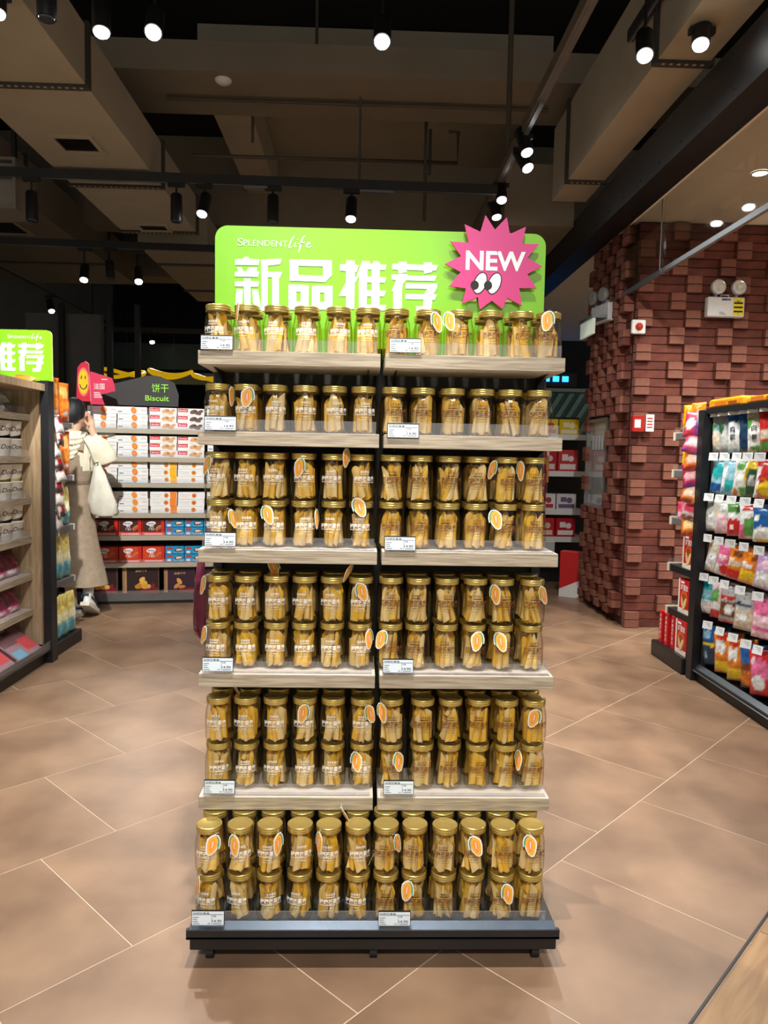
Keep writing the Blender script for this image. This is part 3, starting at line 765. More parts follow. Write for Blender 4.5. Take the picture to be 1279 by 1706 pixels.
def arrangement(seed):
    rnd = random.Random(100+seed); out = []
    a0 = rnd.uniform(-.3,.3); tw = rnd.choice((-1,1))*rnd.uniform(.5,1.25)
    for k in range(7):
        if k < 6:
            a = -PI/2+a0+2*PI*k/6+rnd.uniform(-.15,.15); rr = .0178
        else: a = rnd.uniform(0,6.28); rr = .004
        t_ = tw*rnd.uniform(.2,1.9)
        p0 = Vector((rr*math.cos(a-t_/2), rr*math.sin(a-t_/2), .005)); p1 = Vector((rr*.92*math.cos(a+t_/2), rr*.92*math.sin(a+t_/2), .09))
        d = (p1-p0).normalized(); q = d.to_track_quat('Z','Y')
        m = Matrix.Translation(p0) @ q.to_matrix().to_4x4() @ Matrix.Rotation(rnd.uniform(0,6.28),4,'Z')
        sc_ = rnd.uniform(.86,1.0)
        out.append((rnd.randrange(5), m @ Matrix.Diagonal((1,1,sc_,1))))
    for k in range(3):                       # short curls lying on top
        a = a0+k*2.2+rnd.uniform(-.5,.5)
        m = Matrix.Translation((-.009*math.cos(a),-.009*math.sin(a),.064+.004*k)) @ Matrix.Rotation(a,4,'Z') @ Matrix.Rotation(rnd.uniform(.35,.8),4,'Y') @ Matrix.Diagonal((.85,.85,.30,1))
        out.append((rnd.randrange(5), m))
    return out
ARR = [arrangement(s) for s in range(9)]
ARRM = []
for A in ARR[:4]:
    b = MB()
    for k,m in A:
        q = ROLLB[k]; o_ = len(b.v)
        b.v += [tuple(m @ Vector(p)) for p in q.v]; b.f += [tuple(i+o_ for i in f) for f in q.f]; b.m += q.m; b.sm += q.sm
    ARRM.append(b.mesh('mango_rolls', [ROLL_OUT, ROLL_IN]))
JH = .1235
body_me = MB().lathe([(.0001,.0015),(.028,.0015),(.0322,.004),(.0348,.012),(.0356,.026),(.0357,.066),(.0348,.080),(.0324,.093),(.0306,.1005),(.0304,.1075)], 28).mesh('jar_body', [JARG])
lid_me = MB().lathe([(.0001,.1232),(.0290,.1232),(.0298,.1235),(.0312,.1233),(.0322,.1222),(.0323,.1182),(.0315,.1174),(.0323,.1166),(.0323,.1128),(.0314,.1120),(.0320,.1110),(.0318,.1072),(.0308,.1068)], 32).mesh('lid', [GOLD])
def wrap(b, r):
    b.v = [((r)*math.sin(p[0]/r), -(r)*math.cos(p[0]/r), p[2]) for p in b.v]; return b
def print_mesh(lines, mat):
    b = MB()
    b.text('悠享果园', 0, .0755, .0072, 0, 0, .005, 'c', .024)
    for k in range(10): b.box(-.012+.0024*k,-.0096+.0024*k,-.0001,.0001,.0705,.0725)
    v, f, w = text2d(lines[0], .022)
    b.add([(p[0]*.058/w-.029, 0, .0545+p[1]*.0145) for p in v], f, 0)
    b.text(lines[1], 0, .0495, .0052, 0, 0, .012, 'c', .056)
    b.text(lines[2], 0, .0425, .0036, 0, 0, .0, 'c', .022)
    for k in range(8): b.box(-.016+.004*k,-.0135+.004*k,-.0001,.0001,.0375,.0386)
    return wrap(b, .0363).mesh('label_print', [mat])
PR = [print_mesh(('柠檬芒果卷','Lemon&Mango Roll','芒果卷'), PRINTWHITE), print_mesh(('西梅芒果卷','Prune&Mango Roll','芒果卷'), PRINTBROWN)]
MANGOP = [(-.4,1.18),(.0,1.42),(.42,1.36),(.78,.95),(.86,.3),(.66,-.5),(.2,-1.2),(-.25,-1.42),(-.62,-1.2),(-.78,-.6),(-.86,.1),(-.78,.75)]
LEAFP = [(.15,1.5),(.62,1.5),(1.0,1.0),(1.12,.3),(1.05,-.35),(.86,-.32),(.8,.4),(.6,1.0)]
def tag_mesh(flip):
    s = .0165*flip; k = .0172
    b = MB()
    W = [(p[0]*1.16, p[1]*1.1) for p in MANGOP]
    b.prism([(x*s, z*k) for x,z in W], -.0004, .0004, 0); b.prism([(x*1.07*s, z*1.03*k) for x,z in LEAFP], -.0005, .0003, 0)
    b.prism([(x*.93*s, z*.93*k) for x,z in LEAFP], -.0008, -.0005, 1)
    b.prism([(x*.92*s, z*.95*k) for x,z in MANGOP], -.0009, -.0004, 2)
    b.prism([(x*.42*s-.0006, z*.66*k) for x,z in MANGOP], -.0011, -.0009, 3)
    b.prism([(x*.12*s, z*.42*k+.002) for x,z in MANGOP], -.0013, -.0011, 4)
    b.tube([(0,.0006,.023),(.004*flip,.002,.029),(.010*flip,.006,.031)], .0004, 5, 0)
    return b.mesh('hang_tag', [WHITE, M('tag leaf green', (92,150,110), .5), M('tag mango amber', (242,176,60), .5, var=.04), M('tag mango orange', (240,146,74), .5), M('tag highlight', (250,214,196), .5)])
TG = [tag_mesh(1), tag_mesh(-1)]
XS = {1:[-.377,-.303,-.227,-.150,-.068,.008,.083,.165,.248,.328,.407,.479], 2:[-.377,-.304,-.231,-.151,-.076,0,.079,.156,.233,.311,.385,.460],
 3:[-.376,-.303,-.229,-.154,-.075,-.002,.078,.152,.228,.303,.380,.455], 4:[-.376,-.302,-.224,-.149,-.074,.001,.081,.154,.231,.306,.379,.459],
 5:[-.376,-.302,-.223,-.144,-.069,.010,.089,.173,.248,.325,.400,.474], 6:[-.372,-.294,-.220,-.143,-.070,.003,.076,.149,.225,.298,.374,.448]}
SZ0 = dict(SHZ); SZ0[6] = .0878
tagd = {}
for s,r,c,dx,dz,wf in TAGS: tagd.setdefault((s,r,c), []).append((dx/1000,dz/1000,wf))
rj = random.Random(5)
SHL = {1:'top',2:'second',3:'third',4:'fourth',5:'fifth',6:'base'}
for s in range(1,7):
    tiers = 1 if s < 3 else 2
    for r in range(tiers):
        row = '' if tiers == 1 else (' lower row' if r == 0 else ' upper row')
        for c in range(12):
            for back in (0,1):
                x = XS[s][c]+rj.uniform(-.001,.001)*(1 if s != 1 else 0); y = (1.812 if s == 6 else 1.947)+back*.076+(rj.uniform(-.002,.002) if not back else 0)
                z = SZ0[s]+JH*r
                pk = 0 if c < 6 else 1
                tg = tagd.get((s,r,c)) if not back else None
                if back: lab = 'gold-lidded jar in the back line behind the %s from left,%s of %s shelf' % (ORD[c], row or ' single row', SHL[s])
                else: lab = '%s-lettered mango roll jar%s, %s from left,%s of %s shelf' % (('white','brown')[pk], ' with fruit tag' if tg else '', ORD[c], row or ' single row', SHL[s])
                t = thing('mango_roll_jar', lab, 'jar', (x,y,z), 0, 'jars of mango rolls on the display rack')
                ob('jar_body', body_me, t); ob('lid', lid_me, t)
                a = rj.randrange(9); rz = rj.uniform(-.25,.25)
                if back:
                    ob('mango_rolls', ARRM[a % 4], t, None, rj.uniform(0,6.28))
                else:
                    g = Matrix.Rotation(rj.uniform(0,6.28),4,'Z')
                    for k,m in ARR[a]:
                        o = ob('mango_roll', ROLLM[k], t); o.matrix_basis = g @ m
                    ob('label_print', PR[pk], t, None, rz)
                    for dx,dz,wf in tg or ():
                        sg_ = 1 if dx > 0 else -1
                        yy = -.0385 if dz < .12 else .02
                        if abs(dx) > .036: yy = -.034
                        o = ob('hang_tag', TG[0 if rj.random() < .55 else 1], t, (max(-.043,min(.043,dx)), yy, dz))
                        an = math.acos(max(.2,min(1,wf)))*sg_
                        o.rotation_euler = (RAD(-6) if dz < .12 else RAD(25), RAD(rj.uniform(-14,14)), an)
# ================================================================== PACKAGING HELPERS
def colmat(c, rough=.4, film=False):
    n = 'pack %02x%02x%02x%s' % (c[0],c[1],c[2], ' film' if film else '')
    return M(n, c, .22 if film else rough, var=.30 if film else .05, scale=55 if film else 30, coat=.3 if film else 0, bump=.35 if film else 0)
def film():
    if 'printed film' in _mats: return _mats['printed film']
    m = bpy.data.materials.new('printed film'); m.use_nodes = True
    N = m.node_tree.nodes; L = m.node_tree.links; bs_ = N['Principled BSDF']
    bs_.inputs['Roughness'].default_value = .28; bs_.inputs['Coat Weight'].default_value = .35; bs_.inputs['Coat Roughness'].default_value = .1
    at = N.new('ShaderNodeAttribute'); at.attribute_name = 'print'
    tc = N.new('ShaderNodeTexCoord'); nz = N.new('ShaderNodeTexNoise'); nz.inputs['Scale'].default_value = 50; nz.inputs['Detail'].default_value = 3
    rp = N.new('ShaderNodeValToRGB'); e = rp.color_ramp.elements
    e[0].position = .36; e[1].position = .64; e[0].color = (.74,.74,.74,1); e[1].color = (1.08,1.08,1.08,1)
    mx = N.new('ShaderNodeMix'); mx.data_type = 'RGBA'; mx.blend_type = 'MULTIPLY'; mx.inputs['Factor'].default_value = 1
    L.new(tc.outputs['Object'], nz.inputs['Vector']); L.new(nz.outputs['Fac'], rp.inputs['Fac'])
    L.new(at.outputs['Color'], mx.inputs['A']); L.new(rp.outputs['Color'], mx.inputs['B']); L.new(mx.outputs['Result'], bs_.inputs['Base Color'])
    n2 = N.new('ShaderNodeTexNoise'); n2.inputs['Scale'].default_value = 38; n2.inputs['Detail'].default_value = 2
    bp = N.new('ShaderNodeBump'); bp.inputs['Strength'].default_value = .45; bp.inputs['Distance'].default_value = .006
    L.new(tc.outputs['Object'], n2.inputs['Vector']); L.new(n2.outputs['Fac'], bp.inputs['Height']); L.new(bp.outputs['Normal'], bs_.inputs['Normal'])
    _mats['printed film'] = m
    return m
def pouch(w, h, t, cols, pats, seed=0, nx=10, nz=14, top=.06, pinch=.0, name='pouch', lean=0.0, sag=.5):
    """crinkled sealed bag, base at z=0, printed front towards -y. pats: (u0,u1,v0,v1,material) or ('e',u,v,ru,rv,material)"""
    b = MB(); rnd = random.Random(seed); ox = rnd.uniform(0,50)
    def mi(u, v):
        r = 0
        nn = noise.noise_vector(Vector((u*5+ox,v*5,ox))); u += nn.x*.05; v += nn.y*.04
        for p in pats:
            if p[0] == 'e':
                if ((u-p[1])/p[3])**2+((v-p[2])/p[4])**2 < 1: r = p[5]
            elif p[0] <= u < p[1] and p[2] <= v < p[3]: r = p[4]
        return r
    b.vc = []
    lc = [lin(c)+(1,) for c in cols]
    for side in (-1,1):
        v = []
        for j in range(nz+1):
            q = j/nz
            wz = 1-.05*math.sin(PI*q)-pinch*max(0,(q-.8)/.2)**2
            for i in range(nx+1):
                u = i/nx
                e = (1-abs(2*u-1)**2.6)
                prof = (max(0,math.sin(PI*min(1,q/(1-top)) ** (sag+.25)))**.6) if q < 1-top else 0
                bul = e*prof
                cr = noise.noise(Vector((u*4+ox,q*6,side*3)))*.24*bul+noise.noise(Vector((u*9+ox,q*13,side*3+7)))*.14*bul
                x = (u-.5)*w*wz; y = side*(t/2*(bul+cr)+.0008)+lean*q*h
                v.append((x,y,q*h))
                b.vc.append(lc[mi(u, q) if side < 0 else 0])
        f = []; ms = []
        for j in range(nz):
            for i in range(nx):
                a = j*(nx+1)+i; f.append((a,a+1,a+nx+2,a+nx+1) if side < 0 else (a,a+nx+1,a+nx+2,a+1)); ms.append(0)
        o = len(b.v); b.v += v
        for q,m in zip(f,ms): b.f.append(tuple(k+o for k in q)); b.m.append(m); b.sm.append(True)
    n1 = (nx+1)*(nz+1)
    ring = [i for i in range(nx+1)]+[j*(nx+1)+nx for j in range(1,nz+1)]+[nz*(nx+1)+i for i in range(nx-1,-1,-1)]+[j*(nx+1) for j in range(nz-1,0,-1)]
    for k in range(len(ring)):
        a = ring[k]; c = ring[(k+1) % len(ring)]; b.f.append((a+n1,c+n1,c,a)); b.m.append(0); b.sm.append(False)
    return b, [film()]
def bag(name, label, loc, rz, w, h, t, cols, pats, seed=0, group=None, cat='snack bag', tilt=None, texts=(), parts=None, **k):
    """a bag as a thing: the bag itself with its printed lettering as a part"""
    b, ms = pouch(w, h, t, cols, pats, seed, **k)
    th = thing(name, label, cat, loc, rz, group)
    if tilt: th.rotation_euler = (tilt[0], tilt[1], rz)
    b.build('pouch', ms, th)
    if texts:
        tb = MB(); mats = []
        for body,x,z,hh,col,wd in texts:
            m = colmat(col)
            if m not in mats: mats.append(m)
            tb.text(body, x*w, z*h, hh, -t*.58, mats.index(m), .02, 'c', wd)
        tb.build('lettering', mats, th)
    return th
def carton(name, label, loc, rz, w, h, d, base, prints=(), texts=(), discs=(), group=None, cat='box', side=None, mats=None, tilt=None):
    """folding carton: box plus flat print on the front (-y). prints: (x0,x1,z0,z1,col) in fractions"""
    th = thing(name, label, cat, loc, rz, group)
    if tilt: th.rotation_euler = (tilt[0], tilt[1], rz)
    MB().cbox(-w/2,w/2,0,d,0,h,.0015).build('carton', [colmat(base)], th)
    pb = MB(); mm = []
    def ix(c):
        m = colmat(c)
        if m not in mm: mm.append(m)
        return mm.index(m)
    lay = 0
    for (x0,x1,z0,z1,c) in prints:
        lay += 1; pb.box(-w/2+x0*w,-w/2+x1*w,-.0003*lay-.0002,0,z0*h,z1*h,ix(c))
    for (x,z,rx,rz_,rot,c) in discs:
        lay += 1; disc(pb, -w/2+x*w, z*h, rx, rz_, -.0003*lay-.0004, ix(c), rot)
    if lay: pb.build('printed_front', mm, th)
    if texts:
        tb = MB(); mm = []
        for body,x,z,hh,c,wd in texts: tb.text(body, -w/2+x*w, z*h, hh, -.0003*lay-.0009, ix(c), .02, 'c', wd)
        tb.build('lettering', mm, th)
    return th

# ================================================================== SHELVES ON THE LEFT
LX = -1.85                       # aisle-side face
g = thing('gondola_shelf', 'wood-backed gondola of chocolate tubs and raisin bags on the left', 'shelf unit', (-2.1,3.4,0))
def G(b, name, mats, par=None): return b.xform(Matrix.Translation((2.1,-3.4,0))).build(name, mats, par or g)
LZ = [1.465,1.222,.98,.75,.53,.318]
G(MB().box(-2.42,-1.87,4.395,4.43,.1,1.60), 'end_panel', [WOODPANEL])
G(MB().box(-2.45,-1.835,4.43,4.46,.0,1.66), 'end_frame', [BLACK])
G(MB().box(-1.868,-1.822,4.36,4.44,.0,1.66), 'corner_post', [BLACKSTEEL])
G(MB().box(-2.43,-1.84,2.0,4.36,1.60,1.64), 'top_board', [WOODPANEL])
G(MB().box(-2.44,-2.42,2.0,4.395,.1,1.60), 'back_panel', [DARKGREY])
G(MB().box(-2.42,-1.86,2.0,4.36,.0,.075), 'plinth', [BLACK])
bd = G(MB().box(-2.42,-1.83,2.0,4.36,.075,.10), 'base_deck', [BLACKSTEEL])
G(MB().box(-1.832,-1.829,2.0,4.36,.085,.135), 'base_fence', [ACRYL], bd)
for z in LZ:
    s_ = G(MB().cbox(-2.42,-1.95,2.0,4.39,z-.035,z,.002), 'shelf', [SHTOP])
    G(MB().box(-1.95,-1.943,2.0,4.39,z-.037,z), 'edge_band', [WOODFRONT], s_)
    G(MB().box(-1.949,-1.9475,2.0,4.38,z,z+.04), 'front_fence', [ACRYL], s_)
    for y in (3.2,4.34): G(MB().add([(-2.42,y,z-.035),(-2.02,y,z-.035),(-2.42,y,z-.11),(-2.42,y+.003,z-.035),(-2.02,y+.003,z-.035),(-2.42,y+.003,z-.11)], [(0,1,2),(3,5,4),(0,3,4,1),(1,4,5,2),(2,5,3,0)]), 'shelf_bracket', [BLACK], s_)
# tubs
CREAM = M('tub white', (238,236,228), .35, var=.02)
def tub_parts(kind):
    b = MB().lathe([(.0001,0),(.047,0),(.050,.004),(.058,.092),(.0605,.094),(.0605,.099),(.0001,.0992)], 28, 0)
    pr = MB()
    def w2(bb, r0): 
        bb.v = [((r0+.009*p[2]/.09+.0008)*math.sin(p[0]/.055), -(r0+.009*p[2]/.09+.0008)*math.cos(p[0]/.055), p[2]) for p in bb.v]; return bb
    pr.text('Dove', 0, .042, .036, 0, 1, .004, 'c', .078); pr.v = [(p[0]+.3*(p[2]-.055), p[1], p[2]) for p in pr.v]
    n = 12
    if kind:
        for k in range(n):
            u0, u1 = -.075+.15*k/n, -.075+.15*(k+1)/n
            f0, f1 = .012+.030*(k/n)**2, .012+.030*((k+1)/n)**2
            pr.add([(u0,0,.002),(u1,0,.002),(u1,0,f1*.6+.004),(u0,0,f0*.6+.004)], [(0,1,2,3)], 2)
            pr.add([(u0,0,.002),(u1,0,.002),(u1,0,f1),(u0,0,f0)], [(0,1,2,3)], 3)
    return b, w2(pr, .0497)
tubs = {}
for kind,(low,swoosh) in {'dark':((70,58,46),(52,46,40)), 'yellow':((214,200,130),(222,206,140)), 'grey':((120,112,100),(86,80,72))}.items():
    for k in (0,1):
        b, pr = tub_parts(k)
        tubs[kind,k] = (b.mesh('tub', [CREAM]), pr.mesh('tub_print', [CREAM, M('cocoa ink', (62,46,36), .5), colmat(low), colmat(swoosh)]))
YT = [4.315,4.185,4.055,3.925,3.795,3.665]
shn = ['second','third','fourth']
for si,(kind,z) in enumerate((('dark',LZ[1]),('yellow',LZ[2]),('grey',LZ[3]))):
    for q,y in enumerate(YT):
        for tier in (0,1):
            t = thing('chocolate_tub', 'white chocolate tub with %s band, %s from end panel, %s of %s shelf' % (kind, ORD[q], ('bottom','top')[tier], shn[si]), 'tub', (-2.018,y,z+tier*.0995), PI/2+RAD(-20+5*q), 'chocolate tubs on the left gondola')
            me = tubs[kind,tier]
            ob('tub', me[0], t); ob('tub_print', me[1], t)
# clear packs on the top shelf
for q,y in enumerate((4.28,4.10,3.92)):
    for tier in (0,1):
        bag('snack_pack', 'clear green-tinted pack lying %s on the top left shelf, %s from the panel' % (('flat','over another')[tier], ORD[q]), (-2.04,y,LZ[0]+.001+.062*tier), PI/2, .17, .11, .06, [(196,204,196),(120,132,96),(232,236,238),(150,140,110)], [(0,1,.1,.45,2),(.2,.8,.45,.75,1),(.1,.3,.5,.9,3)], 40+q*2+tier, 'clear packs on the top left shelf', 'snack pack', tilt=(RAD(-52),0))
# raisin bags
for si,z in enumerate((LZ[4],LZ[5])):
    for q,y in enumerate((4.29,4.135,3.98,3.825)):
        bag('raisin_bag', 'burgundy raisin bag with pink label, %s from the panel on the %s shelf' % (ORD[q], ('fifth','sixth')[si]), (-2.01,y,z+.001), PI/2, .15, .15, .07, [(96,28,48),(226,120,170),(240,236,240),(90,170,200),(132,50,70)] if si == 0 else [(120,40,62),(224,110,160),(240,220,232),(200,60,110),(150,70,92)], [(0,1,.0,.26,1),(.1,.5,.05,.2,2),(.6,.8,.06,.2,3),(.1,.9,.45,.8,4)], 60+si*10+q, 'raisin bags on the left gondola', 'raisin bag', tilt=(RAD(-16),0))
# gift boxes slanting on the base
for q,y in enumerate((4.17,3.84,3.51)):
    t = thing('gift_box', 'mauve chocolate gift box slanting on the left base, %s from the panel' % ORD[q], 'gift box', (-1.865,y,.104), PI/2, 'gift boxes on the left base')
    t.rotation_euler = (RAD(-52),0,PI/2)
    MB().cbox(-.145,.145,0,.045,0,.30,.003).build('carton', [colmat((118,84,92))], t)
    p = MB().box(-.145,.145,-.0005,0,.0,.10,0).box(.02,.145,-.0008,0,.03,.12,1).box(-.04,.05,-.001,0,.17,.25,2).box(-.13,-.02,-.0008,0,.0,.06,3)
    p.text('Dove', .005, .2, .03, -.0014, 4, .01, 'c', .06); p.build('printed_front', [colmat((150,120,130)), colmat((198,72,82)), colmat((50,36,36)), colmat((110,160,190)), colmat((220,210,200))], t)
# green sign standing over the end panel
ls = thing('promotion_sign', 'lime green new product sign over the left gondola', 'sign', (-2.27,4.40,1.66))
MB().prism(rounded(-.458,.458,.0,.292,.03), 0, .012, 0, side=1).build('board', [GREEN, FOAM], ls)
b = MB()
for ch in (XIN,PIN,TUI,JIAN):
    for o_,hs in ch:
        f_ = lambda p: ((p[0]/1000-.201)*1.14+.412, (p[1]/1000-1.67)*1.2+.055)
        b.prism([f_(p) for p in o_], -.0015, 0, 0, [[f_(p) for p in h] for h in hs])
b.build('lettering', [PALE], ls)
b = MB(); logo(b, .205, .243, .20, -.0012); b.build('logo', [PALE], ls)
for x in (-.3,.3): MB().box(x-.01,x+.01,.012,.025,-.02,.2).build('support_strut', [BLACKSTEEL], ls)
# orange packs lying on the top behind the sign
for q,(x,c) in enumerate(((-1.92,(196,120,30)),(-2.08,(206,140,40)),(-2.24,(232,232,226)),(-2.36,(224,106,30)))):
    bag('snack_pack', ['amber pack','ochre pack','white pack','orange pack'][q]+' lying on the left gondola below the green sign', (x,4.20,1.642), 0, .15, .12, .05, [c,(150,90,20),(236,180,60)], [(.2,.8,.2,.5,1),(.3,.6,.5,.8,2)], 90+q, 'packs under the left green sign', 'snack pack', tilt=(RAD(-78),0))

# end cap beyond the post: side view of its shelves
e = thing('end_shelf', 'narrow end shelf of orange and yellow bags behind the black post', 'shelf unit', (-2.1,4.7,0))
def E_(b, name, mats, par=None): return b.xform(Matrix.Translation((2.1,-4.7,0))).build(name, mats, par or e)
EZ = [1.435,1.10,.78,.44]
E_(MB().box(-2.44,-1.87,4.47,4.50,.0,1.62), 'back_panel', [BLACK])
E_(MB().cbox(-2.44,-1.85,4.50,4.90,.0,.08,.004), 'plinth', [BLACK])
for z in EZ:
    s_ = E_(MB().cbox(-2.44,-1.885,4.50,4.87,z-.035,z,.002), 'shelf', [M('grey shelf side', (98,98,100), .5)])
    E_(MB().box(-2.44,-1.88,4.87,4.885,z-.036,z+.002), 'price_rail', [M('pale grey rail', (176,174,168), .5)], s_)
OR = [(224,112,26),(240,150,60),(250,190,110),(226,228,230),(188,86,16)]
for q,(y,z,w,h) in enumerate(((4.62,EZ[0],.16,.27),(4.78,EZ[0],.15,.25),(4.62,EZ[1],.16,.30),(4.78,EZ[1],.15,.28))):
    bag('snack_bag', '%s orange snack bag on the %s shelf behind the post' % (('nearer','farther')[q % 2], ('top','second')[q//2]), (-1.915,y,z+.001), PI/2-RAD(14), w, h, .06, OR, [('e',.5,.75,.3,.16,2),(.2,.8,.3,.55,1),(.1,.9,.04,.12,4),(.35,.65,.16,.26,3)], 120+q, 'orange bags behind the black post')
YB_ = [(236,220,130),(120,196,206),(246,240,200),(206,176,70),(90,160,180)]
for si,z in enumerate((EZ[2],EZ[3],.08)):
    for q,y in enumerate((4.575,4.69,4.80)):
        bag('snack_bag', 'yellow and sky blue snack bag, %s from the post, %s shelf of the end unit' % (ORD[q], ('third','fourth','base')[si]), (-1.92+(.03 if si == 2 else 0),y,z+.001), PI/2-RAD(12), .11, (.25,.29,.27)[si], .06, YB_, [(0,1,.0,.42,1),('e',.5,.5,.34,.14,2),(.3,.7,.72,.86,3),(.2,.5,.08,.3,4)], 140+si*4+q, 'yellow bags behind the black post', pinch=.25)
# hanging strip of little packets on the post
t = thing('packet_strip', 'hanging strip of silver and red packets on the black post', 'packet strip', (-1.83,4.50,.74))
MB().box(-.001,.001,-.012,.012,.0,.72).build('strip', [M('clear strip', (190,190,190), .2)], t)
for k in range(9):
    b, ms = pouch(.085, .115, .03, [(196,190,188),(150,30,36),(70,52,46),(230,226,222)], [(.2,.8,.3,.6,1),(0,1,.0,.25,2),(.1,.4,.62,.85,3)] if k % 2 else [(.1,.6,.2,.5,3),(.4,.9,.5,.8,1),(0,1,.85,1,2)], 160+k, 7, 9)
    o = b.build('packet', ms, t, (.016+.008*math.sin(k*2.1), .012*math.cos(k*1.7), .62-k*.072)); o.rotation_euler = (RAD(-14), RAD(12*math.sin(k*1.3)), PI/2+RAD(-12+10*math.sin(k)))
# ================================================================== BISCUIT SHELF
BA = RAD(10.4); BO = Vector((-2.02,6.05,0))
bu = thing('biscuit_shelf', 'grey-edged biscuit shelf unit with a black base behind the woman', 'shelf unit', BO, BA)
BZ = [1.44,1.21,1.0,.75,.565,.34]
EDGE = M('grey beige shelf edge', (176,168,150), .5, var=.03)
MB().box(-.42,1.6,.42,.44,0,1.64).build('back_panel', [BLACK], bu)
MB().box(-.44,-.42,.0,.44,0,1.64).build('side_panel', [BLACK], bu)
MB().cbox(-.42,1.6,.02,.42,0,.085,.003).build('plinth', [BLACK], bu)
MB().box(-.42,1.6,-.012,-.009,.03,.115).build('base_fence', [ACRYL], bu)
for z in BZ:
    s_ = MB().box(-.42,1.6,.012,.42,z-.03,z).build('shelf', [EDGE], bu)
    MB().cbox(-.42,1.6,0,.012,z-.036,z,.001).build('price_rail', [EDGE], s_)
    MB().box(-.42,1.6,.006,.0075,z,z+.03).build('front_fence', [ACRYL], s_)
def L2W(x, y, z): return BO+Matrix.Rotation(BA,3,'Z') @ Vector((x,y,z))
WB = (238,240,242); BLU = (196,224,238); ORB = (226,120,34); REDL = (206,40,66)
stk = [(-.085,.225),(.15,.235),(.392,.215),(.612,.215),(.86,.235),(1.1,.235)]
sn = ['top','second','third','fourth']
for ri in range(4):
    z = BZ[ri]
    for si,(cx,w) in enumerate(stk):
        for k in range(3):
            h = .059
            p = [(0,1,0,.12,BLU if ri < 3 else (226,222,226)),(.04,.18,.25,.4,(120,130,150)),(.78,.97,.5,.56,(220,150,140)),(.78,.95,.66,.7,(190,190,196)),(.08,.5,.6,.66,(206,222,232))]
            ds = []; tx = []
            if si in (2,3) and ri < 2:
                p = [(.02,.38,.48,.95,REDL),(0,1,0,.1,(232,222,226))]
                tx = [("Munchy's", .2, .62, .014, (250,246,246), .06)]
                cc = ((214,170,120),(190,120,70)) if si == 2 or ri == 1 else ((96,70,60),(60,48,44))
                ds = [(.58,.55,.03,.017,RAD(20),cc[0]),(.72,.4,.034,.015,RAD(-15),cc[0]),(.66,.62,.016,.009,.3,cc[1]),(.84,.6,.024,.013,.4,cc[0])]
            elif si in (2,3) and ri >= 2:
                sc_ = (246,186,26) if ri == 2 else (240,136,40)
                p = [(.74,.98,0,1,sc_) if si == 2 else (0,.0,0,0,sc_),(.05,.45,.55,.62,(200,206,190)),(.05,.35,.3,.36,(214,214,206))]
                ds = [(.6,.5,.018,.018,0,(222,150,40) if ri == 2 else ORB),(.6,.5,.011,.011,0,(196,110,30))]
            else:
                ds = [(.56,.52,.021,.026,RAD(25),ORB if ri != 3 else (236,150,40)),(.56,.52,.014,.018,RAD(25),(236,146,52))]
            carton('biscuit_carton', '%s biscuit carton, %s of stack %s from the left, %s biscuit shelf' % ('white' if not (si in (2,3) and ri < 2) else 'red-labelled', ('bottom','middle','top')[k], ORD[si], sn[ri]), L2W(cx+.003*((k*7+si) % 3-1), .035, z+.0005+k*(h+.0008)), BA, w, h, .17, WB, p, tx, ds, 'biscuit cartons on the biscuit shelf')
RD = (206,36,26); CH = (72,34,26); OV = (240,240,246)
for ri,(z,top_) in enumerate(((BZ[4],CH),(BZ[5],(214,72,36)))):
    for q,cx in enumerate((-.245,-.06,.125,.308)):
        carton('chocolate_biscuit_box', '%s biscuit box with white oval, %s from left, %s shelf from the floor' % (('brown and red','orange red')[ri], ORD[q], ('third','second')[ri]), L2W(cx,.04,z+.0005), BA, .178, .132, .12, RD, [(.03,.84,.24,.97,top_),(.0,1,.0,.2,(224,60,56)),(.1,.9,.05,.14,(240,190,190))],
               [("McVitie's", .4, .71, .018, (40,50,110), .05),('消化', .42, .52, .022, (250,250,250), .034),('巧克力', .42, .34, .02, (250,250,250), .045)], [(.4,.76,.038,.018,RAD(8),OV),(.72,.5,.03,.012,RAD(40),(206,120,80)),(.74,.42,.028,.01,RAD(40),(180,90,60))], 'red biscuit boxes on the biscuit shelf')
    for q,cx in enumerate((.478,.633,.788,.943)):
        for k in range(2):
            carton('cream_biscuit_box', 'bright blue biscuit box, %s in line, %s one, %s shelf from the floor' % (ORD[q], ('lower','upper')[k], ('third','second')[ri]), L2W(cx,.04,z+.0005+.067*k), BA, .15, .066, .12, (22,150,206), [(.0,1,.0,.1,(16,90,160)),(.08,.4,.62,.9,(190,60,50)),(.1,.3,.12,.4,(240,240,240)),(.45,.98,.15,.32,(70,190,226))], [("OREO", .74, .5, .02, (250,250,250), .05)], [(.72,.55,.034,.018,.2,(60,40,40)),(.72,.55,.024,.011,.2,(200,170,150))], 'blue biscuit boxes on the biscuit shelf')
